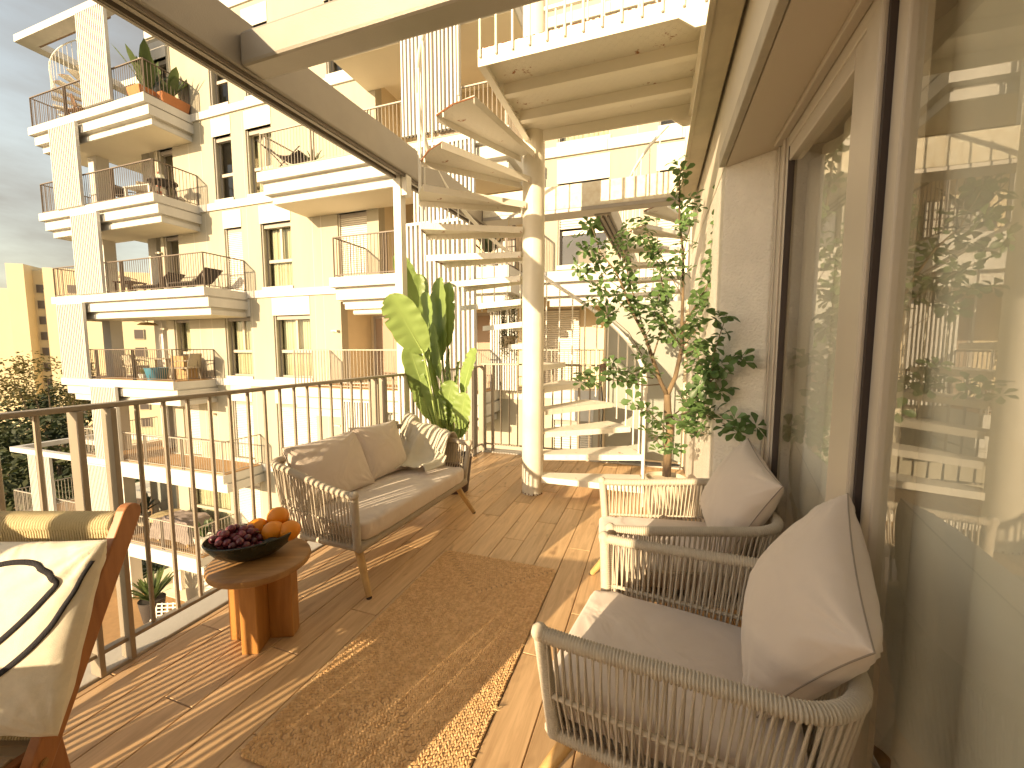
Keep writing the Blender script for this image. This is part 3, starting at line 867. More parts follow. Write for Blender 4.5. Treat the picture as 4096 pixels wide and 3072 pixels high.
# ------------------------------------------------------------------ jute rug
JUTE = mat('jute braid', (0.80, 0.52, 0.27), 0.95, col2=(0.56, 0.33, 0.15), scale=48, bump=0.6, bscale=300, bdist=0.004)
def rug():
    x0, x1, y0, y1 = -1.342, -0.555, 0.925, 2.470
    r = thing('rug', 'long rectangular braided jute rug lying on the wood look tiles', 'rug', ((x0+x1)/2, (y0+y1)/2, 0))
    base = MB().box((x0+.02-(x0+x1)/2, y0+.02-(y0+y1)/2, .001), (x1-.02-(x0+x1)/2, y1-.02-(y0+y1)/2, .006))
    obj('backing', base, mat('jute backing',(0.40,0.24,0.12),0.95), r)
    rnd = random.Random(4)
    w = 0.0225; m = MB(); hx, hy = (x1-x0)/2, (y1-y0)/2
    k = 0; last_row = False
    while not last_row:
        ox = hx - w*(k+.5); oy = hy - w*(k+.5); k += 1
        if ox < w*.4:
            if ox > -w*.45: last_row = True
            else: break
        rr = min(0.02, max(ox, .001)*.6)
        ox = max(ox, .001)
        pts = []
        for cx, cy, a0 in ((ox-rr, oy-rr, 0), (-ox+rr, oy-rr, pi/2), (-ox+rr, -oy+rr, pi), (ox-rr, -oy+rr, 1.5*pi)):
            for q in range(5):
                a = a0+pi/2*q/4
                pts.append(Vector((cx+cos(a)*rr, cy+sin(a)*rr, 0)))
        pts.append(pts[0])
        pp_ = resample(pts, 0.0155)
        for i in range(len(pp_)-1):
            p = pp_[i]; d = (pp_[i+1]-p)
            if d.length < 1e-5: continue
            d.normalize(); nn = Vector((-d.y, d.x, 0))
            for sg in (-1, 1):
                ang = sg*(0.62+rnd.uniform(-.15,.15))
                ax = d*cos(ang) + nn*sin(ang); bx = Vector((-ax.y, ax.x, 0))
                c = p + nn*(sg*w*0.23) + d*(0.0078 if sg > 0 else 0) + Vector((rnd.uniform(-.001,.001), rnd.uniform(-.001,.001), 0))
                la, lb_, h = 0.0115*rnd.uniform(.85,1.2), 0.0057*rnd.uniform(.85,1.2), 0.0100+rnd.uniform(-.0015,.002)
                o = len(m.v)
                for (a, b, z) in ((-1,0,.0062),(-.35,-1,.0066),(.35,-1,.0066),(1,0,.0062),(.35,1,.0066),(-.35,1,.0066),(-.4,0,h-.001),(.4,0,h)):
                    q = c + ax*(a*la) + bx*(b*lb_); m.v.append((q.x, q.y, z))
                for f in ((0,1,6),(1,2,7,6),(2,3,7),(3,4,7),(4,5,6,7),(5,0,6)): m.f.append(tuple(o+t for t in f))
    obj('braid', m, JUTE, r, False, kind='stuff')
    fr = MB()
    for i in range(260):
        e = rnd.random(); sgn = rnd.choice((-1,1))
        if rnd.random() < .5: p = Vector((sgn*hx*.985, (2*e-1)*hy, .008)); d = Vector((sgn, rnd.uniform(-.9,.9), rnd.uniform(.0,.6)))
        else: p = Vector(((2*e-1)*hx, sgn*hy*.99, .008)); d = Vector((rnd.uniform(-.9,.9), sgn, rnd.uniform(.0,.6)))
        L = rnd.uniform(.006,.02)
        fr.tube([p, p+d.normalized()*L], [.0012,.0005], 3)
    for (px, py) in ((hx, -.31), (hx, -.60), (-hx+.01, hy-.03)):
        for _ in range(9):
            d = Vector((rnd.uniform(.3,1)*(1 if px > 0 else -1), rnd.uniform(-.6,.6), rnd.uniform(.1,.5))).normalized()
            fr.tube([(px*.99,py,.008), Vector((px*.99,py,.008))+d*rnd.uniform(.015,.035)], [.0014,.0005], 3)
    obj('loose_fibre', fr, mat('pale fibre',(0.62,0.46,0.24),0.95), r, kind='stuff')
rug()

# ------------------------------------------------------------------ side table with fruit
tb = thing('side_table', 'round wooden side table on a cross of two thick planks', 'table', (-1.785, 1.405, 0), radians(24))
obj('table_top', MB().lathe([(0,.368),(.205,.368),(.218,.376),(.222,.39),(.218,.404),(.208,.411),(0,.411)], n=56), TTOP, tb, True)
obj('plank_leg', MB().box((-.04,-.125,.001),(.035,.155,.3675)), ACAC, tb, bevel=.004)
obj('plank_leg', MB().box((-.15,-.02,.0012),(-.0402,.055,.3677)), ACAC, tb, bevel=.004)
obj('plank_leg', MB().box((.0352,-.02,.0012),(.145,.055,.3677)), ACAC, tb, bevel=.004)
BC = Vector((-1.828, 1.405, 0.4115)); ba = radians(56)
e1 = Vector((cos(ba), sin(ba), 0)); e2 = Vector((-sin(ba), cos(ba), 0))
bowl = thing('fruit_bowl', 'oval dark green glazed bowl on the side table', 'bowl', BC, ba)
def bowl_mb(sx, sy, h):
    prof = [(0,.0),(.38,.0),(.60,.014),(.82,.045),(.95,.078),(1.0,.098),(.975,.102),(.93,.082),(.80,.050),(.58,.022),(.35,.012),(0,.010)]
    return MB().lathe([(r, z*h/.1) for r, z in prof], n=48, sx=sx, sy=sy)
obj('bowl_body', bowl_mb(.200,.152,.108), mat('dark green glaze',(0.022,0.026,0.017),0.25,0.35,14,0.1,30), bowl, True)
ORG = mat('orange peel', (0.80, 0.27, 0.015), 0.42, 0.12, 4, 0.5, 170, bdist=0.003)
def orange(s, t, z, r, label, squash=.96):
    p = BC + e1*s + e2*t + Vector((0,0,z))
    o = thing('orange', label, 'orange', p, random.uniform(0,6), None)
    obj('peel', MB().ball((0,0,0), r, 26, 17, (1.0,1.0,squash)), ORG, o, 'all')
    a = random.uniform(-.3,.3)
    d = Vector((cos(a)*.5, -.45, .72)).normalized()
    o.rotation_euler = (random.uniform(-.3,.3), random.uniform(-.2,.5), -ba-1.0)
    obj('stem_scar', MB().ball(d*r*.985, .0042, 8, 5), mat('stem scar',(0.22,0.20,0.07),0.9), o, True)
    return o
orange(.085, -.022, .104, .052, 'orange in the middle of the fruit bowl with its stem scar showing')
orange(.118, .058, .142, .052, 'orange lying on top of the others in the bowl')
orange(.152, -.045, .098, .052, 'orange at the rim of the bowl near the sofa arm', .92)
orange(.025, .060, .108, .049, 'orange half hidden between the grapes and the other oranges')
tag(obj('avocado', MB().ball((0,0,0), .034, 16, 10, (1.25,.95,.9)), mat('dark avocado skin',(0.03,0.032,0.02),0.6,0.3,40,0.6,120), None, True, loc=BC+e1*.065+e2*-.088+Vector((0,0,.07)), rot=(0,0,1)), 'dark avocado in the bowl under the oranges', 'avocado')
gr = thing('grape_bunch', 'bunch of red grapes heaped in the oval bowl', 'grapes', BC)
GRP = mat('red grape skin', (0.20, 0.035, 0.045), 0.32, col2=(0.09, 0.018, 0.035), scale=30, objrand=0.45, spec=0.6)
gme = MB().ball((0,0,0), 1.0, 14, 9, (1,1,1.12)).mesh('grape', GRP, 'all')
rg = random.Random(12); spots = []
tries = 0
while len(spots) < 84 and tries < 9000:
    tries += 1
    s = rg.uniform(-.180, .030); t = rg.uniform(-.125, .115)
    if (s/.182)**2 + (t/.135)**2 > 1: continue
    top_ = .058 + .092*max(0, 1-((s+.075)/.125)**2 - (t/.135)**2)
    r = rg.uniform(.0155, .0195)
    rho = min(1.2, sqrt(((abs(s)+r)/.19)**2 + ((abs(t)+r)/.143)**2))
    zlo = .014 + .10*rho**2.6 + r*.5
    if zlo > top_+.012: continue
    z = rg.uniform(zlo, top_+.012)
    if all((s-a)**2+(t-b)**2+(z-c)**2 > ((r+d)*.86)**2 for a,b,c,d in spots): spots.append((s,t,z,r))
for s, t, z, r in spots:
    p = e1*s + e2*t
    o = obj('grape', gme, GRP, gr, loc=(p.x, p.y, z)); o.scale = (r,r,r); o.rotation_euler = (rg.uniform(0,3), rg.uniform(0,3), rg.uniform(0,3))
stm = MB().tube([e1*-.05+Vector((0,0,.11)), e1*-.0+e2*-.02+Vector((0,0,.128)), e1*.03+e2*-.03+Vector((0,0,.120))], [.003,.0022,.002], 6)
obj('stalk', stm, mat('grape stalk',(0.30,0.22,0.09),0.8), gr, True)

# ------------------------------------------------------------------ deck chair with patterned pillow
DW = wood_mat('reddish chair wood', (0.36, 0.15, 0.055), (0.22, 0.08, 0.03), 'Z', 2.5, 0.42, 0.06, 0.1, 9)
dcz = radians(19.2)
dc = thing('deck_chair', 'wooden deck chair with a straw rope sling and a slotted board', 'chair', (-1.80, 0.555, 0), dcz)
for sx in (-.30, .30):
    p, q = Vector((sx, .145, .90)), Vector((sx, -.35, .0))
    m = MB()
    d = (q-p).normalized(); n_ = Vector((0, -d.z, d.y)); w_, t_ = .062, .030
    if n_.y < 0: n_ = -n_
    prof = []
    for k in range(9):
        a = pi*k/8
        prof.append(p - d*sin(a)*(w_/2) + n_*cos(a)*(w_/2))
    prof += [q - n_*(w_/2), q + n_*(w_/2)]
    nn = len(prof)
    vs_ = [v+Vector((-t_/2,0,0)) for v in prof] + [v+Vector((t_/2,0,0)) for v in prof]
    fs_ = [tuple(range(nn)), tuple(reversed(range(nn,2*nn)))] + [((i+1)%nn, i, i+nn, (i+1)%nn+nn) for i in range(nn)]
    m.add(vs_, fs_)
    sd_ = obj('side_rail', m, DW, dc, bevel=.004)
    for tt in (.60, .93):
        b = p.lerp(q, tt)
        obj('bolt', MB().tube([b+Vector((.0145,0,0)), b+Vector((.0185,0,0))], .010, 14).tube([b+Vector((.0186,0,0)), b+Vector((.0205,0,0))], .006, 6), mat('brass bolt',(0.35,0.22,0.10),0.4,metal=.7), sd_, True)
    obj('back_leg', MB().bar((sx*.36, .0, .50), (sx*.36, .06, .0), .028, .05), DW, dc, bevel=.004)
    obj('seat_rail', MB().bar((sx*.87, -.09, .345), (sx*.87, -.52, .40), .028, .05), DW, dc, bevel=.004)
m = MB()
for k in range(3): pass
wrapped(m, [(-.284, .128, .872), (.284, .128, .872)], .036, .0083, 12)
obj('top_bar', m, ROPE2, dc, 'all')
m = MB(); rs = random.Random(3)
for k in range(70):
    x = -.282 + .564*k/69
    for s_ in (0, 1):
        dx = rs.uniform(-.004,.004)
        m.tube([(x, .128-.034*cos(.2)+s_*.05, .868), (x+dx*.3, .098+s_*.03, .80), (x+dx, .03+s_*.02, .66), (x, -.10+s_*.015, .37)], .0034, 5, cap=False)
obj('rope_sling', m, ROPE2, dc, 'all', kind='stuff')
for k in range(12):
    y = -.06-.04*k
    obj('seat_slat', MB().box((-.255, y-.015, .345+.0105*k), (.255, y+.015, .357+.0105*k)), mat('weathered slat wood',(0.36,0.26,0.15),0.7,0.2,9), dc, bevel=.003)
bd = obj('slotted_board', MB().box((-.34, -.335, .045), (.29, -.307, .115)), DW, dc, bevel=.005)
obj('slot', MB().box((.145, -.3365, .070), (.245, -.3345, .084)), DK, bd)
# pillow with line drawing
COT = mat('natural cotton', (0.72, 0.66, 0.54), 0.95, 0.08, 60, 0.3, 400, bdist=0.002)
add_wrinkles(COT, 5.0, 0.5, 0.025)
Rz = Matrix.Rotation(dcz, 4, 'Z')
tl = 0.36
xa = Rz @ Vector((1, 0, 0)); na = Rz @ Vector((0, -cos(tl), sin(tl))); ya = Rz @ Vector((0, sin(tl), cos(tl)))
pc = Vector((-1.80, 0.555, 0)) + Rz @ Vector((.095, -.070, .655))
pl, psurf = pillow('cream cotton pillow with a black line drawing on the deck chair', .53, .47, .15, frame_mat(pc, xa, ya, na), COT, 23, piping=False, ear=.025, wr=.012)
INK = mat('black yarn line', (0.018, 0.016, 0.02), 0.95, 0, 1, 0.5, 300)
def ink(pts, w):
    P_ = [Vector((a,b,0)) for a,b in pts]
    # smooth
    for _ in range(3):
        Q = [P_[0]]
        for a, b in zip(P_, P_[1:]): Q += [a.lerp(b,.25), a.lerp(b,.75)]
        Q.append(P_[-1]); P_ = Q
    m = MB(); c = []
    for p in P_:
        s = psurf(max(-.99,min(.99,p.x)), max(-.99,min(.99,p.y)), 1); c.append(s)
    L, Rr = [], []
    for i in range(len(c)):
        d = (c[min(i+1,len(c)-1)]-c[max(i-1,0)]).normalized()
        sd = Vector((-d.y, d.x, 0)).normalized()*w/2
        L.append(c[i]+sd+Vector((0,0,.0022))); Rr.append(c[i]-sd+Vector((0,0,.0022)))
    o = len(L)
    m.add(L+Rr+[v-Vector((0,0,.006)) for v in L]+[v-Vector((0,0,.006)) for v in Rr],
          [(i,i+1,o+i+1,o+i) for i in range(o-1)]+[(2*o+i,2*o+i+1,i+1,i) for i in range(o-1)]+[(o+i,o+i+1,3*o+i+1,3*o+i) for i in range(o-1)])
    obj('drawn_line', m, INK, pl, 'all')
ink([(-.72,.08),(-.20,.50),(.06,.74),(.28,.80),(.50,.78),(.76,.60),(.77,.50),(.57,.11),(.28,-.22),(.18,-.23),(-.18,.12)], .014)
ink([(.97,.78),(.90,.35),(.81,0),(.51,-.38),(.06,-.62),(-.30,-.72),(-.85,-.76)], .014)

rug_shade_chair = copy_tree(dc); rug_shade_chair.location = (-1.69, -0.60, 0); rug_shade_chair.rotation_euler = (0, 0, radians(8))  # unseen second chair, added so that its shadow falls on the rug
rug_shade_chair['label'] = 'bare wooden deck chair added out of view to shade the rug'

# ================================================================== OPPOSITE APARTMENT BUILDING
YF, YB = 10.73, 9.24
LV = dict(A=9.60, B=6.48, C=3.36, D=0.28, E=-2.75, F=-5.85, G=-8.95, H=-12.05)
RL = Vector((-8.0, 10.73, -15.0))
bld = thing('apartment_building', 'cream and white apartment building with stepped balconies facing the terrace', 'building', RL)
OFF = -RL
def b_(name, mb, mt, parent=None, smooth=False, kind=None, bevel=0):
    return obj(name, mb, mt, parent or bld, smooth, loc=OFF if parent is None else None, kind=kind, bevel=bevel)

def wallgrid(x0, x1, z0, z1, holes, y0, y1):
    mb = MB()
    zs = sorted({z0, z1} | {min(max(h[k], z0), z1) for h in holes for k in (2, 3)})
    for za, zb in zip(zs, zs[1:]):
        if zb-za < 1e-6: continue
        zc = (za+zb)/2
        hs = sorted((max(h[0], x0), min(h[1], x1)) for h in holes if h[2] < zc < h[3] and h[1] > x0 and h[0] < x1)
        x = x0
        for a, b in hs:
            if a > x+1e-6: mb.box((x, y0, za), (a, y1, zb))
            x = max(x, b)
        if x1 > x+1e-6: mb.box((x, y0, za), (x1, y1, zb))
    return mb

holes = []      # (x0,x1,z0,z1,style)
def win_(x0, x1, lv, style, dz0=.14, dz1=2.25):
    holes.append((x0, x1, LV[lv]+dz0, LV[lv]+dz1, style, lv))
for lv in 'ABC': win_(-17.72, -16.90, lv, 'door', .02)
win_(-17.48, -16.60, 'D', 'curtain', .02); 
for lv in 'AB': win_(-14.80, -13.92, lv, 'dark')
win_(-14.50, -13.66, 'C', 'shut')
win_(-14.74, -13.47, 'D', 'curtain')
win_(-14.60, -13.60, 'E', 'shut'); win_(-17.30, -16.40, 'E', 'shut', .02)
win_(-13.12, -12.05, 'A', 'dark'); win_(-13.24, -12.10, 'B', 'curtain')
win_(-12.78, -11.45, 'C', 'curtain'); win_(-12.40, -10.80, 'D', 'curtain')
win_(-12.46, -10.70, 'E', 'shut'); win_(-12.46, -10.90, 'F', 'shut'); win_(-14.74, -13.47, 'F', 'shut')
win_(-9.75, -8.85, 'A', 'dark'); win_(-9.54, -8.43, 'C', 'shut', .02)
for lv in 'G': win_(-17.0, -15.6, lv, 'shut'); win_(-13.8, -12.2, lv, 'shut')
win_(-17.3, -15.0, 'F', 'curtain', .02)
win_(-2.50, -1.20, 'B', 'curtain'); win_(-2.48, -1.20, 'C', 'half', .20); win_(-0.07, 1.20, 'B', 'dark'); win_(-0.07, 1.20, 'C', 'shut', .20)
win_(-2.58, -1.50, 'E', 'shut', .02)
allh = [h[:4] for h in holes]
W = wallgrid(-17.9, -8.0, -15, 12.62, allh + [(-9.53, -8.0, .28, 2.90)], YF, YF+.30)
b_('wall', W, CREAM)
b_('wall', wallgrid(-8.0, -2.95, -15, 0.0, allh, YF, YF+.30), CREAM)
b_('wall', wallgrid(-2.95, 5.5, 3.16, 12.62, allh, YF, YF+.30), CREAM)
b_('wall', wallgrid(-2.95, 5.5, -15, 0.28, allh, YF, YF+.30), CREAM)
SHADEW = mat('loggia render', (0.66, 0.56, 0.40), 0.88, 0.06, 2.0)
# loggia behind the central balconies and behind the left corner
rec = MB()
rec.box((-9.6, 12.2, -.3), (5.5, 12.45, 12.62))
rec.box((-8.3, YF+.301, 2.9), (-8.0, 12.199, 12.62)).box((-9.83, YF+.301, .28), (-9.531, 12.199, 2.9)).box((-2.95, YF+.301, 3.16), (-2.65, 12.199, 12.62)).box((-1.0, YF+.301, .28), (-.7, 12.199, 3.1))
b_('loggia_wall', rec, SHADEW)
rec2 = MB().box((-21.5, 12.4, -15), (-17.6, 12.6, 12.62)).box((-18.2, YF+.301, -15), (-17.9, 12.399, 12.62))
b_('loggia_wall', rec2, WHITE)
for (x, y) in ((-20.6, 10.4), (-19.2, 11.4)):
    b_('column', MB().box((x-.25, y-.2, -15), (x+.25, y+.2, 12.6)), WHITE)
# the building's right end wall and roof
b_('roof', MB().box((-17.9, YF-.05, 12.62), (5.5, 22, 12.95)), FASCIA)
b_('rear_block', MB().box((-17.6, 12.7, -15), (5.5, 22, 12.61)), WHITE)
for lv, z in LV.items():
    b_('loggia_slab', MB().box((-9.6, YF+.001, z-.30), (5.4, 12.199, z-.003)) if lv in 'ABCD' else MB().box((-9.6, YF+.31, z-.3), (5.4, 12.1, z)), SOFFIT)
    b_('loggia_slab', MB().box((-21.5, YF+.001, z-.30), (-17.91, 12.399, z-.003)), SOFFIT)
# stone bands at each floor
for lv, z in LV.items():
    segs = [(-17.9, -8.02)] + ([(-8.0, -2.96)] if z < -1 else []) + [(-2.93, 5.5)]
    for a, c in segs:
        n_ = int((c-a)/1.9)+1
        for k in range(n_):
            p, q = a+(c-a)*k/n_, a+(c-a)*(k+1)/n_
            b_('band_stone', MB().box((p+.004, YF-.06, z-.21), (q-.004, YF-.001, z+.035)), FASCIA)

JOINT = mat('pale wall joint', (0.55, 0.51, 0.42), 0.9)
for x_ in (-16.05, -13.38, -10.55, -10.2, -0.55, -15.4):
    zs_ = [(LV[a_]+.04, LV[a_]+2.83) for a_ in ('BCDEF' if x_ < -3 else 'BC')]
    for (za_, zb_) in zs_:
        if any(h[0]-.05 < x_ < h[1]+.05 and h[2] < zb_ and h[3] > za_ for h in allh): continue
        b_('wall_joint', MB().box((x_-.012, YF-.003, za_), (x_+.012, YF-.0005, zb_)), JOINT)
# ---- windows
DARKGL = glass_mat('apartment glass', (0.93, 0.93, 0.88), 1.6)
PALECUR = mat('pale lined curtain', (0.66, 0.66, 0.54), 0.9, 0.08, 3.0, trans=0.2)
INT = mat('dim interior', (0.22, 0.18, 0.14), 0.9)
slat_cache = {}
def shutter(parent, x0, x1, z0, z1, y):
    pitch = 0.064
    w = round(x1-x0, 3)
    if w not in slat_cache:
        m = MB()
        m.add([(0,0,0),(w,0,0),(w,-.012,.012),(0,-.012,.012),(w,-.012,.040),(0,-.012,.040),(w,0,.054),(0,0,.054)], [(0,1,2,3),(3,2,4,5),(5,4,6,7)])
        slat_cache[w] = m.mesh('slat', SHUT)
    sh = part_empty('roller_shutter', parent)
    k = 0
    obj('shutter_back', MB().box((x0, y+.006, z0), (x1, y+.012, z1)), mat('shutter gap', (0.30,0.26,0.21),0.8), sh)
    while z0+pitch*(k+1) <= z1+.001:
        o = obj('slat', slat_cache[w], SHUT, sh, loc=(x0, y, z0+pitch*k)); k += 1
    return sh
CURL = {('D', -17): 'pale curtain in the narrow balcony window behind the wicker armchair', ('D', -15): 'pale curtain in the window between the dining balcony and the wide window',
        ('B', -13): 'pale curtain in the window behind the black folding lounge chair', ('C', -13): 'pale curtain in the window one floor below the black lounge chair',
        ('D', -12): 'pale curtain in the wide window beside the empty wooden deck', ('F', -17): 'pale curtain behind the covered furniture on the lower deck', ('B', -2): 'pale curtain in the high window above the half lowered shutter'}
ci = 0
for (x0, x1, z0, z1, style, lv) in holes:
    wz = part_empty('window', bld, OFF)
    yw = YF+.215
    fr = MB()
    t = .055
    fr.box((x0, yw, z0), (x0+t, yw+.07, z1)).box((x1-t, yw, z0), (x1, yw+.07, z1)).box((x0+t, yw, z1-t), (x1-t, yw+.07, z1)).box((x0+t, yw, z0), (x1-t, yw+.07, z0+t))
    obj('frame', fr, FRAME, wz)
    # side guide rails of the shutter catch the light
    obj('guide_rail', MB().box((x0+.001, YF+.05, z0), (x0+.03, YF+.09, z1)), SHUT, wz)
    if style != 'door':
        obj('sill', MB().box((x0-.02, YF-.045, z0-.115), (x1+.02, YF+.16, z0-.002)), FASCIA, wz)
    # white lintel panel above
    ltop = LV[lv]+3.08-.235
    if z1 < ltop-.1:
        lw = MB().box((x0-.03, YF-.018, z1), (x1+.02, YF+.12, ltop))
        obj('lintel_panel', lw, FASCIA, wz)
    obj('reveal', MB().box((x0+.031, YF+.10, z1-.14), (x1-.002, YF+.21, z1-.001)), FRAME, wz)
    if style == 'shut':
        shutter(wz, x0+.03, x1-.03, z0+.02, z1-.02, YF+.115)
        continue
    zl = z0+(z1-z0)*(.42 if style != 'door' else .0)
    m2 = MB()
    if style != 'door':
        m2.box((x0+t, yw-.005, zl-.05), (x1-t, yw+.075, zl+.05))
    if x1-x0 > 1.05 and style in ('curtain', 'dark'):
        xm = (x0+x1)/2
        m2.box((xm-.045, yw-.004, zl+.05 if style != 'door' else z0+t), (xm+.045, yw+.07, z1-t))
    if m2.v: obj('mullion', m2, UFRAME if style != 'door' else FRAME, wz)
    gl_ = obj('pane', MB().box((x0+t, yw+.03, z0+t), (x1-t, yw+.036, z1-t)), DARKGL, wz)
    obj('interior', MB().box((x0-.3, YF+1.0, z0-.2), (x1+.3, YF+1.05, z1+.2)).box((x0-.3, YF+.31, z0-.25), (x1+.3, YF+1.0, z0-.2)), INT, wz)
    if style == 'half':
        shutter(wz, x0+.03, x1-.03, z0+(z1-z0)*.46, z1-.02, YF+.115)
    if style == 'curtain':
        ci += 1
        xa_, xb_ = (x0+t+.02, x1-t-.02)
        cut = [(xa_, xb_)]
        for (p, q) in cut:
            curtain('curtain', p, q, YF+.36, z0+.05, z1-.03, .022, .13, CURL[(lv, round(x0))], 'curtains in the apartment windows', PALECUR, 'x', ci*7)

# ---- stepped balcony slabs
def slab(x0, x1, lv, yb=YB, yback=YF, layers=3, left=True):
    z = LV[lv]
    s = part_empty('balcony_slab', bld, OFF)
    n_ = max(1, int((x1-x0)/1.5))
    for k in range(n_):
        p, q = x0+(x1-x0)*k/n_, x0+(x1-x0)*(k+1)/n_
        obj('fascia_stone', MB().box((p+(.003 if k else 0), yb, z-.265), (q-(.003 if k < n_-1 else 0), yb+.12, z)), FASCIA, s)
    obj('slab_edge', MB().box((x0, yb+.1205, z-.265), (x1, yback-.001, z-.004)), FASCIA, s)
    obj('slab_recess', MB().box((x0+.06, yb+.16, z-.32), (x1-.06, yback-.001, z-.2655)), FASCIA, s)
    obj('fascia_step', MB().box((x0+(.12 if left else 0), yb+.11, z-.605), (x1+.01, yback-.001, z-.3205)), FASCIA, s)
    if layers > 2:
        obj('slab_recess', MB().box((x0+.2, yb+.28, z-.70), (x1-.15, yback-.001, z-.6055)), FASCIA, s)
        obj('fascia_step', MB().box((x0+(.3 if left else 0), yb+.24, z-.855), (x1-.09, yback-.001, z-.7005)), FASCIA, s)
        obj('soffit', MB().box((x0+.33, yb+.27, z-.865), (x1-.12, yback-.001, z-.856)), SOFFIT, s)
    else:
        obj('soffit', MB().box((x0+.15, yb+.14, z-.615), (x1-.03, yback-.001, z-.6055)), SOFFIT, s)
    return s
LEFTB = dict(A=(-22.35, -15.72), B=(-22.2, -15.6), C=(-21.9, -13.53), D=(-21.75, -15.3), E=(-21.2, -13.2), F=(-26.4, -14.6))
for lv, (a, c) in LEFTB.items():
    slab(a, c, lv, layers=3 if lv in 'ABCD' else 2)
    if a < -17.9: b_('terrace_slab', MB().box((a+.001, YF, LV[lv]-.26), (-17.9, 14.5, LV[lv]-.005)), SOFFIT)
slab(-2.95, 3.2, 'C', yb=10.38)
CENB = dict(A=(-8.4, -3.2), B=(-11.05, -3.3), C=(-8.57, -3.3), D=(-10.15, -4.1))
for lv, (a, c) in CENB.items(): slab(a, c, lv, layers=3 if lv in 'BCD' else 2)
DECK = mat('terracotta decking', (0.44, 0.26, 0.12), 0.7, 0.15, 5.0)
for lv, (a, c) in list(LEFTB.items())+[('D', CENB['D'])]:
    if lv in 'DEF': b_('deck', MB().box((a+.13, YB+.125, LV[lv]-.003), (c-.03, YF-.002 if lv != 'F' else YF-.002, LV[lv]+.012)), DECK)
    if lv in 'EF': b_('deck', MB().box((a+.13, YF, LV[lv]-.003), (-18.25, 12.3, LV[lv]+.011)), DECK)
# top left roof frame
z = 12.66
for (p, q) in (((-22.64, YB-.02, z), (-15.7, YB+.42, z+.24)), ((-22.64, YB+.421, z), (-22.2, 14.2, z+.239)), ((-22.2, 12.2, z), (-17.9, 12.6, z+.238))):
    b_('roof_frame', MB().box(p, q), FASCIA)
b_('roof_frame_lining', MB().box((-22.18, YB+.425, z+.02), (-17.95, YB+.5, z+.2)), mat('brown lining',(0.25,0.17,0.11),0.7))
# far lower left open frame at level E
zE = LV['E']
for (p, q) in (((-25.75, YB-.1, zE-.2), (-21.21, YB+.12, zE)), ((-25.75, YB+.121, zE-.2), (-25.5, 12.6, zE)), ((-25.499, 12.35, zE-.2), (-21.5, 12.6, zE)), ((-25.499, 11.0, zE-.2), (-21.5, 11.2, zE-.001))):
    b_('terrace_frame', MB().box(p, q), FASCIA)

# ---- railings (balusters joined except on the nearest balcony)
FRAIL = mat('dark balcony railing', (0.16, 0.12, 0.09), 0.5)
LRAIL = mat('light grey railing', (0.40, 0.35, 0.29), 0.5)
bal_cache = {}
def b_rail(path, z, mt=FRAIL, h=1.09, single=False, post_every=1.9, name='balcony_railing'):
    g = part_empty(name, bld, OFF)
    hr, br, po, ba = MB(), MB(), MB(), MB()
    for a, c in zip(path, path[1:]):
        a, c = Vector((*a, z)), Vector((*c, z)); L = (c-a).length; d = (c-a)/L
        up = Vector((0,0,1))
        hr.bar(a+up*h, c+up*h, .045, .03); br.bar(a+up*.07, c+up*.07, .03, .02)
        n_ = max(1, round(L/post_every))
        for k in range(n_+1):
            for off in ((-.045, .045) if 0 < k < n_ else (0,)):
                p = a+d*(L*k/n_+off); po.bar(p+up*0.0, p+up*(h-.016), .05, .012, up=d)
        m_ = int(L/.112)
        for k in range(1, m_):
            p = a+d*(L*k/m_)
            if single:
                if mt.name not in bal_cache: bal_cache[mt.name] = MB().tube([(0,0,.075),(0,0,h-.016)], .009, 5).mesh('baluster', mt)
                obj('baluster', bal_cache[mt.name], mt, g, loc=p)
            else: ba.tube([p+up*.075, p+up*(h-.016)], .0095, 4, cap=False)
    obj('handrail', hr, mt, g); obj('bottom_rail', br, mt, g); obj('posts', po, mt, g, kind='stuff')
    if ba.v: obj('balusters', ba, mt, g, kind='stuff')
    return g
for lv, (a, c) in LEFTB.items():
    i = .10
    b_rail([(a+i, 12.0), (a+i, YB+i), (c-i, YB+i), (c-i, YF-.02)], LV[lv], FRAIL if lv in 'ABCD' else LRAIL)
b_rail([(-8.3, YB+.1), (-3.3, YB+.1), (-3.3, YF)], LV['A'], LRAIL)
b_rail([(-10.95, YF-.02), (-10.95, YB+.1), (-3.4, YB+.1), (-3.4, YF)], LV['B'], LRAIL, single=False)
b_rail([(-8.47, YF-.02), (-8.47, YB+.1), (-3.4, YB+.1), (-3.4, YF)], LV['C'], FRAIL, single=True)
b_rail([(-10.05, YF-.02), (-10.05, YB+.1), (-4.2, YB+.1), (-4.2, YF-.02)], LV['D'], LRAIL, single=True)
b_rail([(-4.1, YF-.06), (-1.0, YF-.06)], LV['D'], LRAIL, single=True)
b_rail([(-2.95, YF-.10), (-2.95, YB+.4)], LV['C'], LRAIL)

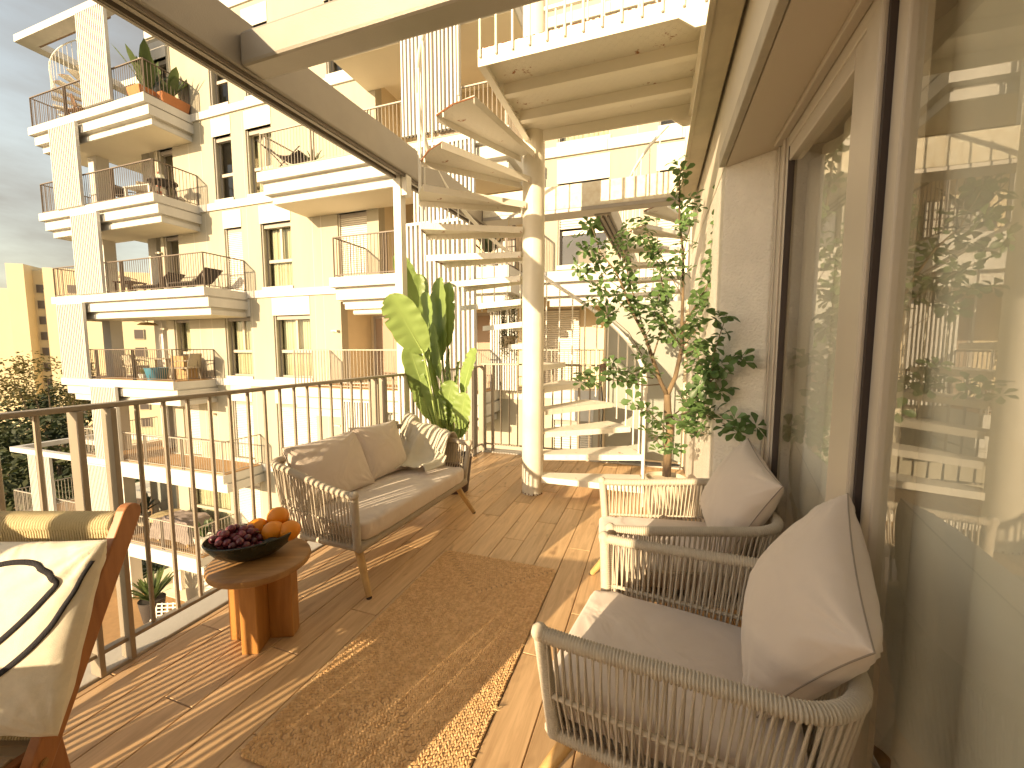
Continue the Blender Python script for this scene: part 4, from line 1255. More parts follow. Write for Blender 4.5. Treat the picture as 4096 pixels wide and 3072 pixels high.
# ---- fin screens
FIN = mat('white aluminium fin', (0.62, 0.60, 0.56), 0.5)
FINGAP = mat('fin gap shade', (0.12, 0.105, 0.09), 0.7)  # dark tone stands in for the shade between the fins
def fin_screen(x0, x1, z0, z1, y, parent=bld, n=14, off=OFF, depth=.085, back=True, label=None):
    g = part_empty('fin_screen', parent, off)
    h = z1-z0; pitch = (x1-x0)/n; w = pitch*.46
    me = MB().box((-w/2, 0, 0), (w/2, depth, h)).mesh('fin', FIN)
    for k in range(n): obj('fin', me, FIN, g, loc=(x0+pitch*(k+.5), y, z0))
    obj('top_rail', MB().box((x0-.02, y-.004, z1+.0005), (x1+.02, y+depth+.01, z1+.04)), FIN, g)
    obj('end_post', MB().box((x1+.021, y-.004, z0), (x1+.06, y+depth+.01, z1+.04)), FIN, g)
    obj('end_post', MB().box((x0-.06, y-.004, z0), (x0-.021, y+depth+.01, z1+.04)), FIN, g)
    if back: obj('backing', MB().box((x0, y+depth+.011, z0), (x1, y+depth+.02, z1)), FINGAP, g)  # added dark sheet, paints the gaps between fins as shaded
    return g
yfn = YB-.085
for f in ((-18.68,-17.30,9.62,12.6), (-20.80,-19.36,6.46,9.26), (-19.96,-18.56,3.37,6.13), (-21.34,-19.86,.29,3.04), (-19.70,-18.36,-2.70,.0), (-20.45,-19.20,-5.84,-3.0), (-24.40,-23.0,-5.84,-2.96)):
    fin_screen(*f, yfn)
for f in ((-6.0,-4.55,6.62,9.0), (-5.72,-4.2,3.4,6.3), (-8.2,-7.0,-3.0,-.06)):
    fin_screen(*f, yfn)
fin_screen(-4.12, -3.5, .30, 2.74, YF-.5, n=9)
# awning cassette, wall lamps, doors
aw = MB().tube([(-8.05, 9.62, 2.42), (-4.4, 9.62, 2.42)], .075, 12)
b_('awning_cassette', aw, FIN, None, True)
b_('awning_bracket', MB().box((-8.0, 9.7, 2.42), (-7.9, 9.75, 2.50)).box((-4.6, 9.7, 2.42), (-4.5, 9.75, 2.50)), FRAME)
def door(x0, x1, z0, z1, y, mt, lv=None):
    d = part_empty('balcony_door', bld, OFF)
    obj('door_frame', MB().box((x0-.09, y-.05, z0), (x0, y-.001, z1+.09)).box((x1, y-.05, z0), (x1+.09, y-.001, z1+.09)).box((x0, y-.05, z1), (x1, y-.001, z1+.09)), FRAME, d)
    obj('door_leaf', MB().box((x0, y-.035, z0), (x1, y-.001, z1)), mt, d)
    obj('door_panel', MB().box((x0+.14, y-.045, z0+1.05), (x1-.14, y-.0352, z1-.25)).box((x0+.14, y-.045, z0+.15), (x1-.14, y-.0352, z0+.85)), mt, d)
BR = mat('brown door', (0.30, 0.22, 0.16), 0.6)
door(-9.30, -8.45, .29, 2.45, 12.2, BR)
door(-6.6, -5.4, 6.49, 8.75, 12.2, INT); door(-6.6, -5.6, 9.61, 11.8, 12.2, INT); door(-7.6, -6.5, 3.37, 5.6, 12.2, INT)
dsh = part_empty('shutter_door', bld, OFF)
shutter(dsh, -3.28, -2.13, .30, 2.58, 12.15)
door(-5.4, -4.4, .29, 2.45, 12.2, BR)
LAMP = mat('wall lamp', (0.62,0.56,0.45), 0.5)
for (x, y, zz) in ((-9.75, YF, 1.95), (-9.75, YF, -1.13), (-17.95, YF, 5.0), (-18.0, YF, 2.15), (-15.6, YF, -1.05), (-1.62, 12.2, 2.05), (-15.4, YF, -7.7)):
    b_('wall_lamp', MB().box((x-.13, y-.10, zz), (x+.13, y-.001, zz+.05)).box((x+.05, y-.12, zz-.02), (x+.13, y-.10, zz+.05)), LAMP)
# second glass doors at level E / D loggia
for (x0, x1, z0, z1) in ((-20.5, -18.4, -2.73, -.5), (-20.4, -18.5, .30, 2.5), (-20.4, -18.5, 3.38, 5.6), (-20.4, -18.5, 6.5, 8.7), (-20.4,-18.5,-5.83,-3.6)):
    d = part_empty('terrace_door', bld, OFF)
    y = 12.38
    fr = MB()
    for x in (x0, (x0+x1)/2-.04, x1-.08): fr.box((x, y-.06, z0), (x+.08, y, z1))
    fr.box((x0+.08, y-.0595, z1-.08), (x1-.08, y-.0005, z1))
    obj('frame', fr, FRAME, d)
    obj('pane', MB().box((x0+.08, y-.03, z0), (x1-.08, y-.025, z1-.08)), mat('dim glass', (0.16,0.13,0.10), 0.1), d)

# fin screen of the own block just outside the terrace corner
own = thing('louvre_screen', 'tall white louvre screen standing outside the terrace corner behind the banana plant', 'screen', (-3.1, 5.5, -3.2))
fin_screen(-3.72+3.1, -2.56+3.1, 0, 6.45, 0, own, 15, (0,0,0))
b2 = None

# ================================================================== PLANTS ON THE TERRACE
def pot_mb(r0, r1, h, t=.012, n=28):
    return MB().lathe([(0,0),(r0*.96,0),(r0,.012),(r1,h-.01),(r1,h),(r1-t,h),(r1-t*1.3,h-.03),(0,h-.04)], n=n)
BANL = mat('banana leaf', (0.27, 0.37, 0.12), 0.42, col2=(0.22, 0.32, 0.095), scale=1.2, trans=0.30, objrand=0.15)
RIB = mat('banana midrib', (0.30, 0.40, 0.13), 0.5)
SOIL = mat('potting soil', (0.05, 0.035, 0.025), 0.95, 0.3, 40, 0.6, 90)

def banana_leaf(parent, base, tip, width, yaw, bend, root, seed, torn=0.0):
    """blade from base to tip, facing yaw (0 = towards -Y), arching by bend; petiole down to root"""
    rnd = random.Random(seed)
    base, tip, root = Vector(base), Vector(tip), Vector(root)
    ax = (tip-base); L = ax.length; ax.normalize()
    fac = Vector((sin(yaw), -cos(yaw), 0.15)); fac = (fac-ax*fac.dot(ax)).normalized()
    sd = ax.cross(fac).normalized()
    nl, nw = 64, 9
    tears = [(rnd.uniform(.15,.95), rnd.choice((-1,1))) for _ in range(int(torn*10))]
    def pt(s, v):
        q_ = 2*s-1
        prof = max(0.0, 1-abs(q_)**(3.4 if q_ > 0 else 2.2))**.55
        prof = max(prof, .05) if s < .5 else prof
        wv = width*.62*prof*(1+.05*noise.noise(Vector((s*7+seed, v, 0))))
        for ts, tv in tears:
            if tv*v > 0 and abs(s-ts) < .014: wv *= 1-.35*(1-abs(s-ts)/.014)*abs(v)**2
        c = base + ax*(L*s) - fac*(bend*L*(s**2.2)) 
        fold = .22*abs(v)*wv
        wavy = .004*sin(s*38+seed+v*2)*abs(v)**1.5 + .012*noise.noise(Vector((s*9, v*2+seed, 3)))*abs(v)
        vein = .0011*sin(s*210 + abs(v)*9)*min(1, abs(v)*3)
        return c + sd*(v*wv*.96) + fac*(fold+wavy+vein)
    lf = obj('leaf', MB().grid(lambda i, j: pt(i/(nl-1), -1+2*j/(nw-1)), nl, nw), BANL, parent, 'all')
    rib = [pt(s/12, 0)-fac*.002 for s in range(0, 12)]
    obj('midrib', MB().tube(rib, [.0075*(1-k/14) for k in range(12)], 6), RIB, lf, 'all')
    mid = root.lerp(base, .55) + Vector((0, 0, -.02))
    obj('petiole', MB().tube([root, mid, base, base+ax*.05], [.017,.0125,.009,.008], 8), RIB, lf, 'all')

BP = Vector((-1.86, 3.60, 0))
ban = thing('banana_plant', 'tall banana plant with paddle leaves growing behind the end of the sofa', 'plant', BP)
PURP = mat('aubergine glazed pot', (0.075, 0.05, 0.055), 0.4, 0.2, 6)
pt_ = obj('pot', pot_mb(.135, .175, .36), PURP, ban, True)
obj('soil', MB().lathe([(0,.325),(.155,.322)], n=20), SOIL, pt_)
BL = [  # tip x,z  base x,z  width yaw bend dy torn
 (-2.539,1.960,-2.161,1.370,.265,.35,.0,-.52,.5), (-2.464,2.341,-2.185,1.696,.13,1.05,.02,-.25,.1), (-2.385,2.335,-2.168,1.774,.14,1.0,.02,.08,.1),
 (-2.190,2.141,-2.184,1.700,.15,.45,.02,.05,.2), (-2.134,1.969,-2.110,1.400,.17,-.2,.02,-.02,.2), (-1.983,2.100,-1.952,1.299,.275,-.55,.02,.12,.3),
 (-1.896,2.047,-1.891,1.430,.20,-.25,.03,.20,.3), (-2.064,1.673,-1.977,1.113,.145,-.5,.02,-.08,.2), (-2.338,1.457,-2.139,.930,.18,.4,.02,-.30,.4),
 (-2.304,1.268,-2.098,.717,.15,.3,.03,-.25,.3), (-1.891,1.417,-1.881,1.050,.15,-.9,.05,.10,.1), (-1.619,1.425,-1.737,.980,.165,-.55,.04,.0,.3),
 (-1.776,1.300,-1.808,1.020,.11,-.9,.03,.12,.1), (-1.852,1.103,-1.929,.800,.175,.1,.05,-.10,.1), (-2.018,.951,-2.007,.640,.175,.15,.04,-.13,.1),
 (-1.869,.930,-1.887,.660,.16,-.5,.05,-.04,.0), (-1.722,.995,-1.769,.640,.165,-.05,.04,-.12,.1), (-1.70,.74,-1.80,.56,.13,-.3,.1,-.05,.1), (-2.08,1.62,-2.04,1.2,.14,.6,.02,.10,.1)]
for i, (tx, tz, bx, bz, w, yw, bd_, dy, tn) in enumerate(BL):
    yy = dy
    kt, kb = (3.60+yy)/3.55, (3.60+yy*.5)/3.55
    tx, tz, bx, bz = tx*kt, EYE+(tz-EYE)*kt, bx*kb, EYE+(bz-EYE)*kb
    banana_leaf(ban, (bx-BP.x, yy*.5, bz), (tx-BP.x, yy, tz), w, yw, bd_, ((bx-BP.x)*.18, yy*.25, .33), 31+i, tn)

# ---- slender tree with palmate leaf rosettes
LEAF = mat('glossy palmate leaf', (0.14, 0.235, 0.085), 0.42, col2=(0.09,0.17,0.055), scale=20, trans=0.34, objrand=0.35)
BARK = mat('peeling bark', (0.30, 0.21, 0.12), 0.9, col2=(0.05, 0.03, 0.02), scale=9, bump=0.7, bscale=40, stretch=(1,1,.35))
TW = mat('twig bark', (0.20, 0.13, 0.07), 0.85, 0.3, 12)
def rosette(seed):
    rnd = random.Random(seed); m = MB()
    n = rnd.choice((5,5,6))
    for k in range(n):
        a = 2*pi*k/n+rnd.uniform(-.22,.22); L = rnd.uniform(.048,.064); w = L*.64; tl_ = rnd.uniform(-.15,.35); cup = rnd.uniform(.1,.35)
        d = Vector((cos(a), sin(a), tl_)).normalized(); s_ = Vector((-sin(a), cos(a), 0)); u = d.cross(s_)
        if u.z < 0: u = -u
        def P_(t, v): return tuple(d*(.008+L*t) + s_*(v*w) + u*(abs(v)*w*cup - .35*L*max(0,t-.3)**2))
        vs_ = [P_(0,0), P_(.5,0), P_(1,0), P_(.35,-.24), P_(.68,-.50), P_(.92,-.30), P_(.35,.24), P_(.68,.50), P_(.92,.30)]
        m.add(vs_, [(0,1,3),(3,1,4),(4,1,2,5),(0,6,1),(6,7,1),(7,8,2,1)])
    return m.mesh('leaf_rosette', LEAF, 'all')
ROS = [rosette(s) for s in range(6)]
TB = Vector((0.112, 3.40, 0))
tree = thing('potted_tree', 'slender potted tree with palmate leaf rosettes beside the plaster wall', 'potted tree', TB)
obj('pot', pot_mb(.13, .165, .40), mat('pale clay pot',(0.55,0.47,0.36),0.8,0.1,6), tree, True)
obj('soil', MB().lathe([(0,.365),(.146,.362)], n=20), SOIL, tree)
def e8w(a, b, y):      # layout sketch coordinates -> metres in the plane of the tree
    k_ = (3.40+y)/3.40
    return Vector((((a-645)*0.00146+.112)*k_-.112, y, EYE+(0.447+(1640-b)*0.001442-EYE)*k_))
BR_ = [ # points (sketch x, y, depth), radius0, radius1, leafy-from
 ([(645,1665,0),(648,1500,0),(655,1400,.0),(640,1300,.01),(635,1220,.0),(636,1215,0)], .033, .024, 9),
 ([(635,1220,0),(672,1120,.03),(700,960,.05),(695,860,.07),(695,700,.08),(690,480,.06),(665,300,.03),(660,100,.0),(665,10,-.02)], .019, .003, .45),
 ([(635,1220,0),(600,1150,-.03),(555,1020,-.08),(515,900,-.12),(450,780,-.16),(400,650,-.18),(350,540,-.2),(270,440,-.22),(215,280,-.25)], .018, .002, .22),
 ([(515,900,-.12),(470,740,-.1),(430,620,-.06),(395,480,.0),(385,330,.05)], .006, .002, .2),
 ([(695,860,.07),(760,740,.0),(830,600,-.06),(870,430,-.08),(890,250,-.1),(900,90,-.1)], .007, .002, .2),
 ([(555,1020,-.08),(600,850,.02),(610,700,.1),(575,540,.14),(520,400,.16),(500,300,.18)], .006, .002, .25),
 ([(610,1160,0),(520,1170,-.2),(420,1150,-.3),(300,1140,-.38),(150,1150,-.45)], .005, .0015, .35),
 ([(655,1340,0),(750,1250,-.35),(850,1130,-.72),(930,1040,-.78),(985,1010,-.80)], .006, .002, .25),
 ([(845,1120,-.72),(850,1000,-.78),(880,880,-.80),(905,790,-.80)], .004, .0015, .1),
 ([(655,1340,0),(780,1290,-.4),(880,1345,-.75),(960,1375,-.82),(1040,1390,-.84)], .004, .0012, .4),
 ([(650,1430,0),(600,1370,-.1),(540,1310,-.2),(470,1280,-.25)], .004, .0015, .3),
 ([(642,1560,0),(590,1470,-.1),(570,1440,-.12)], .004, .0015, .3), ([(645,1500,0),(620,1420,-.05),(615,1370,-.1)], .004, .0015, .5),
 ([(645,1520,0),(668,1480,-.1),(672,1500,-.14)], .003, .0015, .5),
 ([(560,1130,-.05),(460,1110,-.2),(390,1080,-.25),(320,1075,-.3)], .004, .0015, .3),
 ([(500,1000,-.1),(430,880,-.25),(330,790,-.32),(245,735,-.36)], .0035, .0012, .6),
 ([(600,1150,0),(520,1060,-.15),(470,990,-.2)], .004, .0015, .2), ([(800,1150,-.55),(860,1060,-.74),(870,1180,-.78)], .004, .0015, .0), ([(820,1130,-.6),(790,1040,-.72),(760,960,-.76)], .004, .0015, .1), ([(655,1340,0),(760,1400,-.3),(830,1420,-.5)], .004, .0015, .3),
 ([(700,960,.05),(750,900,.0),(790,820,-.05),(800,720,-.08)], .004, .0015, .2), ([(450,780,-.16),(400,740,-.22),(300,640,-.28),(230,600,-.3)], .004, .0015, .25),
 ([(690,480,.06),(720,330,.1),(725,200,.12)], .003, .001, .4), ([(400,650,-.18),(330,600,-.2),(250,540,-.22),(180,520,-.25)], .003, .001, .3),
 ([(515,900,-.1),(560,830,-.05),(560,760,.0),(580,680,.05)], .004, .0015, .2), ([(270,440,-.22),(200,430,-.25),(165,400,-.28)], .003, .001, .2),
 ([(830,600,-.06),(880,520,-.1),(905,450,-.12)], .003, .001, .1), ([(695,700,.08),(640,600,.1),(560,480,.12),(440,370,.14)], .004, .001, .35),
 ([(700,960,.05),(640,880,-.05),(600,800,-.08),(540,740,-.1)], .004, .0015, .2), ([(690,1000,.04),(760,980,-.1),(800,950,-.15)], .004, .0015, .2)]
rt_ = random.Random(41)
for bi, (pts, r0, r1, lf_) in enumerate(BR_):
    P3 = [e8w(a, b, d) for a, b, d in pts]
    n_ = len(P3)
    bo = obj('trunk' if bi == 0 else ('limb' if r0 > .01 else 'branch'), MB().tube(P3, [r0+(r1-r0)*k/(n_-1) for k in range(n_)], 10 if bi < 3 else 6), BARK if bi < 3 else TW, tree, 'all')
    if lf_ > 2: continue
    q = resample(P3, .062 if bi in (1,2) else .050)
    for k, p in enumerate(q):
        t = k/max(1, len(q)-1)
        if t < lf_: continue
        for _ in range(2 if rt_.random() < .35 else 1):
            off = Vector((rt_.uniform(-.05,.05), rt_.uniform(-.07,.07), rt_.uniform(-.03,.05)))
            if p.x+.112 > .28 and p.y > -.62: off.x = -abs(off.x)
            if p.x+.112 > .36: off.y = -abs(off.y)*.5
            o = obj('leaf_rosette', rt_.choice(ROS), LEAF, tree, loc=p+off, rot=(rt_.uniform(-.9,.9)+.35, rt_.uniform(-.8,.8), rt_.uniform(0,6.3)))
            s_ = rt_.uniform(.95, 1.4); o.scale = (s_, s_, s_)

# ---- trailing plant hanging behind the stair column
hp = thing('hanging_plant', 'small leaved plant trailing from a pot hung behind the stair column', 'plant', (-1.74, 4.88, 1.42))
obj('pot', pot_mb(.075, .095, .15), mat('beige hanging pot',(0.52,0.42,0.30),0.8), hp, True)
obj('cord', MB().tube([(0,0,.12),(0,0,1.56)], .004, 5).tube([(-.09,0,.14),(0,0,.5)], .003, 5).tube([(.09,0,.14),(0,0,.5)], .003, 5), mat('jute cord',(0.45,0.35,0.2),0.9), hp)
m = MB(); vn = MB(); rh = random.Random(8)
for k in range(44):
    a = rh.uniform(0, 6.28); x, y, zz = cos(a)*.06, sin(a)*.06, rh.uniform(.2,.68)
    if rh.random() < .5: x, y = cos(a)*.09, sin(a)*.09
    L = rh.uniform(.25,.55); pts = []
    for q in range(8):
        pts.append(Vector((x*(1+.3*q/8)+rh.uniform(-.008,.008), y*(1+.3*q/8), zz-L*q/7)))
    vn.tube(pts, .0014, 3, cap=False)
    for p in resample(pts, .014):
        for s_ in (-1, 1):
            b = rh.uniform(0, 6.28); d = Vector((cos(b), sin(b), rh.uniform(-.6,.3))).normalized(); w = Vector((-sin(b), cos(b), 0))
            r = rh.uniform(.014,.022)
            m.add([p, p+d*r+w*r*.5, p+d*r*1.8, p+d*r-w*r*.5], [(0,1,2,3)])
obj('foliage', m, mat('small pale leaves',(0.20,0.21,0.075),0.6,trans=.3), hp, kind='stuff')
obj('stems', vn, TW, hp, kind='stuff')

# ================================================================== NEIGHBOUR'S TERRACE
nst = spiral_stair('white spiral stair on the neighbouring terrace beyond the frosted screen', (0.45, 7.35, 0.28), radians(-12), None, colh=4.6)
npg = thing('neighbour_pergola', 'grey steel pergola frame beyond the terrace end seen over the frosted screen', 'pergola')
obj('cross_beam', MB().box((-2.2, 5.12, 3.03), (-.66, 5.26, 3.20)), PERG, npg, bevel=.01)
obj('long_beam', MB().prism([(-.74,5.12),(-.54,5.12),(-.40,9.2),(-.60,9.2)], 3.0, 3.24), PERG, npg, bevel=.01)
for dx in (.03, .09, .15):
    obj('track_rail', MB().prism([(-.74+dx,5.14),(-.74+dx+.018,5.14),(-.60+dx+.018,9.2),(-.60+dx,9.2)], 2.975, 2.999), mat('dark track seal', (0.16,0.13,0.1),0.6), npg)
nfl = struct('neighbour_terrace', MB().box((-.55, 5.32, -.3), (4, 9.0, .27)), KERB)

# ================================================================== THINGS ON THE BALCONIES OPPOSITE
TERRA = mat('terracotta', (0.48, 0.19, 0.075), 0.85, 0.15, 8)
DARKW = mat('dark wicker', (0.055, 0.042, 0.035), 0.8, 0.2, 30)
GREYW = mat('greige wicker', (0.42, 0.36, 0.27), 0.85, 0.15, 30)
WOODF = wood_mat('brown balcony wood', (0.25,0.13,0.06), (0.15,0.07,0.03), 'X', 3, .6, .1, .1, 8)
PLG = mat('balcony leaf', (0.11, 0.16, 0.05), 0.5, 0.3, 5, trans=.3, objrand=.25)
WPOT = mat('white pot', (0.72,0.69,0.62),0.5)

def leaf_spray(parent, n, h, r, w, seed, mt=PLG, z0=0.0, spread=.5):
    rnd = random.Random(seed)
    for k in range(n):
        a = rnd.uniform(0, 6.28); t = rnd.uniform(.15, spread); L = h*rnd.uniform(.6,1)
        m = MB(); cs = []
        for i in range(7):
            s = i/6
            cs.append(Vector((cos(a)*(L*s*t + .25*L*s*s*t), sin(a)*(L*s*t+.25*L*s*s*t), z0+L*s*(1-.35*s*t))))
        sd = Vector((-sin(a), cos(a), 0)); ww = w*rnd.uniform(.7,1.1)
        vs_ = []
        for i, c in enumerate(cs):
            s = i/6; q = ww*(sin(pi*min(1,max(0,(s-.12)/.88)))**.6 if s > .15 else .08)
            vs_ += [c-sd*q, c+Vector((0,0,-q*.25)), c+sd*q]
        m.add(vs_, [(3*i+j, 3*i+3+j, 3*i+4+j, 3*i+1+j) for i in range(6) for j in range(2)])
        obj('leaf', m, mt, parent, 'all')

def potted(name, label, loc, pot, mtp, n, h, w, seed, spread=.5, mt=PLG):
    t = thing(name, label, 'plant', loc)
    r0, r1, ph = pot
    p_ = obj('pot', pot_mb(r0, r1, ph, n=18), mtp, t, True)
    leaf_spray(t, n, h, r1, w, seed, mt, ph*.8, spread)
    return t
for k, (x, y) in enumerate(((-16.35, 9.75), (-16.05, 10.25))):
    t = thing('potted_plant', ('banana plant in a terracotta trough at the railing corner of the top balcony' if k == 0 else 'leafy plant in a terracotta trough against the wall of the top balcony'), 'plant', (x, y, LV['A']))
    obj('trough', MB().add([(-.28,-.4,.03),(.28,-.4,.03),(.28,.4,.03),(-.28,.4,.03),(-.33,-.45,.36),(.33,-.45,.36),(.33,.45,.36),(-.33,.45,.36)], [(3,2,1,0),(4,5,6,7),(0,1,5,4),(1,2,6,5),(2,3,7,6),(3,0,4,7)]), TERRA, t, bevel=.02)
    leaf_spray(t, 11 if k == 0 else 9, 1.75 if k == 0 else 1.35, .3, .16, 50+k, PLG, .3, .55)
# chairs / tables
def plain_chair(label, loc, rz, mt, seat=.45, back=.85, w=.5, group=None, arms=True):
    t = thing('chair', label, 'chair', loc, rz, group)
    obj('seat', MB().box((-w/2,-w/2,seat-.04),(w/2,w/2,seat)), mt, t, bevel=.01)
    bk = MB().grid(lambda i, j: (-w/2-.02-.10*(j/6)+.05*((2*i/8-1)**2), (2*i/8-1)*w/2*(1-.1*(j/6)), seat+.02+(back-seat)*j/6), 9, 7)
    o = obj('backrest', bk, mt, t, True); s_ = o.modifiers.new('t','SOLIDIFY'); s_.thickness = .025
    for sx in (-1,1):
        for sy in (-1,1):
            obj('leg', MB().tube([(sx*w*.42, sy*w*.42, seat-.04),(sx*w*.48, sy*w*.48, 0)], [.022,.014], 7), mt, t, True)
    if arms:
        for sy in (-1,1):
            obj('arm', MB().tube([(-w/2-.05, sy*w*.47, seat+.24),(0, sy*w*.52, seat+.23),(w*.42, sy*w*.5, seat+.18),(w*.46, sy*w*.48, seat)], .018, 7), mt, t, True)
    return t
def plain_table(label, loc, rz, L, W, h, mt):
    t = thing('table', label, 'table', loc, rz)
    obj('table_top', MB().box((-L/2,-W/2,h-.035),(L/2,W/2,h)), mt, t, bevel=.008)
    for sx in (-1,1):
        for sy in (-1,1): obj('leg', MB().box((sx*(L/2-.06)-.03, sy*(W/2-.06)-.03, 0),(sx*(L/2-.06)+.03, sy*(W/2-.06)+.03, h-.036)), mt, t)
    return t
zD, zC, zB, zA, zF, zG = LV['D']+.012, LV['C'], LV['B'], LV['A'], LV['F']+.012, LV['G']
plain_table('long grey dining table on the balcony with the blue tub', (-18.0, 10.5, zD), 0, 1.9, .8, .74, GREYW)
plain_chair('curved grey chair at the head of the dining table behind the balcony railing', (-19.25, 10.3, zD), 0, GREYW)
plain_chair('grey chair tucked under the long side of the balcony dining table', (-18.2, 9.85, zD), pi/2, GREYW)
plain_chair('greige wicker armchair with open slots beside the blue tub', (-15.75, 9.95, zD), radians(200), GREYW, w=.62, back=.92)
tubm = mat('blue plastic tub',(0.045,0.17,0.24),0.4)
t = thing('tub', 'blue plastic tub standing at the balcony railing', 'tub', (-16.75, 9.62, zD))
obj('tub_body', pot_mb(.27,.34,.42), tubm, t, True); obj('rim', MB().tube([(cos(a*.3927)*.345, sin(a*.3927)*.345, .42) for a in range(16)], .015, 6, closed=True), tubm, t, True)
BOX = mat('cardboard', (0.42,0.28,0.14),0.9,0.08,6)
for (x, y, w, h, l) in ((-16.35,10.25,.55,.85,'tall cardboard box behind the blue tub'), (-16.0,10.15,.45,.40,'low cardboard box beside the wicker armchair')):
    t = thing('cardboard_box', l, 'box', (x,y,zD), .15)
    obj('carton', MB().box((-w/2,-.2,0),(w/2,.2,h)), BOX, t)
    obj('flap', MB().bar((-w/2,-.2,h),(-w/2-.02,-.33,h+.12),w*.02,.01).box((-w/2,-.21,h*.45),(w/2,-.201,h*.55)), mat('brown tape',(0.33,0.2,0.09),0.6), t)
potted('potted_plant', 'small yellow flowered plant in a pot beside the blue tub', (-17.45, 9.6, zD), (.12,.15,.2), WPOT, 10, .3, .06, 61, .8, mat('pale yellow leaf',(0.35,0.33,0.12),0.7,trans=.2))
lt = thing('pendant_lamp', 'wide woven pendant lamp under the ceiling of the dining balcony', 'lamp', (-18.6, 10.5, 2.32))
obj('shade', MB().lathe([(.02,.1),(.2,.08),(.32,.0),(.31,-.012),(.18,.06),(.02,.08)], n=20), mat('straw shade',(0.36,0.26,0.13),0.85), lt, True)
obj('flex', MB().tube([(0,0,.1),(0,0,.19)], .012, 6), DK, lt)
# sun loungers on the third balcony
def lounger(label, loc, rz):
    t = thing('sun_lounger', label, 'sun lounger', loc, rz, 'sun loungers on the balcony')
    obj('bed', MB().box((-.95,-.3,.28),(.35,.3,.33)), DARKW, t, bevel=.01)
    obj('backrest', MB().bar((.35,0,.30),(.95,0,.72),.6,.04), DARKW, t, bevel=.01)
    for x in (-.8,.3):
        for y in (-.26,.26): obj('leg', MB().tube([(x,y,.28),(x-.05,y,0)],.018,6), DARKW, t)
    obj('back_support', MB().tube([(.75,-.25,.55),(.85,-.25,.02)],.014,6).tube([(.75,.25,.55),(.85,.25,.02)],.014,6), FRAME, t)
lounger('dark sun lounger with raised back beside the wooden table', (-17.2, 10.15, zC), 0.05)
lounger('dark sun lounger with raised back at the open end of the balcony', (-15.1, 10.05, zC), 0.0)
plain_table('small brown wooden table beside the sun loungers', (-18.9, 10.2, zC), .2, .8, .6, .55, WOODF)
plain_chair('white garden chair behind the louvre screen near the sun loungers', (-19.4, 10.6, zC), .4, WPOT)
# second balcony
t = thing('table', 'round black table with chairs tucked under on the balcony corner', 'table', (-16.25, 9.95, zB))
obj('table_top', MB().lathe([(0,.62),(.42,.62),(.42,.66),(0,.66)], n=24), DARKW, t, True)
for k in range(4): obj('leg', MB().tube([(cos(k*1.57+.7)*.3, sin(k*1.57+.7)*.3,.62),(cos(k*1.57+.7)*.4, sin(k*1.57+.7)*.4,0)],.025,7), DARKW, t, True)
t2 = thing('jar', 'clear jar standing on the round black table', 'jar', (-16.35, 9.95, zB+.661))
obj('jar_body', MB().lathe([(0,0),(.1,0),(.12,.05),(.11,.2),(.08,.24),(.08,.26)], n=18), mat('cloudy jar glass',(0.62,0.62,0.5),0.15), t2, True)
plain_chair('small black chair beside the louvre screen of the second balcony', (-18.4, 10.0, zB), .3, DARKW)
plain_chair('pale chair beside the long white table of the second balcony', (-17.8, 10.3, zB), 2.6, GREYW)
plain_table('long white table behind the second balcony railing', (-17.3, 10.0, zB), .1, 1.2, .6, .6, WPOT)
t = thing('umbrella', 'furled red parasol standing behind the second balcony railing', 'umbrella', (-17.05, 10.3, zB))
obj('canopy', MB().tube([(0,0,.25),(0,0,.4),(0,0,1.0),(0,0,1.25)], [.03,.07,.06,.015], 8), mat('dull red cloth',(0.45,0.13,0.09),0.9), t, True)
obj('pole', MB().tube([(0,0,0),(0,0,.25)], .018, 6), FRAME, t)
# top balcony
plain_table('brown wooden table under the top balcony stair', (-20.6, 10.2, zA), .2, 1.1, .7, .72, WOODF)
plain_chair('brown wooden armchair behind the top balcony railing', (-20.0, 9.85, zA), 1.2, WOODF)
ts = spiral_stair('white spiral stair on the top left balcony under the roof frame', (-21.35, 10.55, zA), radians(150), None, ntread=13, colh=3.0, R=0.92)
# central second floor: folding chair and spiky plant
t = thing('lounge_chair', 'black folding lounge chair leaning on the balcony beside a spiky plant', 'chair', (-10.45, 9.85, zB), .2)
obj('sling', MB().grid(lambda i, j: ((-.75+1.25*i/9), -.28+.56*j/3, .95-1.05*(i/9)+.75*(i/9)**2.6), 10, 4), DARKW, t, True).modifiers.new('t','SOLIDIFY').thickness = .02
for sy in (-.29,.29):
    obj('side_frame', MB().tube([(-.8,sy,1.0),(-.2,sy,.45),(.2,sy,0)], .016, 6).tube([(-.35,sy,0),(.1,sy,.38),(.55,sy,.75)], .016, 6), DARKW, t, True)
potted('potted_plant', 'spiky dark yucca in a pot behind the black lounge chair', (-9.75, 10.05, zB), (.18,.22,.4), DARKW, 26, .55, .022, 71, 1.0)
potted('potted_plant', 'large leaved plant behind the railing next to a wire rack', (-4.05, 9.75, zC), (.2,.25,.4), WPOT, 14, .9, .10, 72, .8, mat('dark balcony leaf',(0.06,0.075,0.035),0.5,trans=.25))
t = thing('wire_rack', 'black wire rack with pale sheets behind the railing', 'rack', (-3.62, 9.8, zC), 0)
wr = MB()
for k in range(5): wr.bar((-.3,0,.08+.16*k),(.3,0,.08+.16*k),.012,.012)
for k in range(6): wr.bar((-.3+.12*k,0,.0),(-.3+.12*k,0,.75),.012,.012)
obj('wires', wr, DARKW, t, kind='stuff'); obj('sheet', MB().box((-.29,.02,.06),(.29,.03,.72)), mat('pale sheet',(0.55,0.52,0.46),0.8), t)
t = thing('basket', 'round wicker basket at the corner of the balcony beyond the terrace end', 'basket', (-4.55, 9.75, zD))
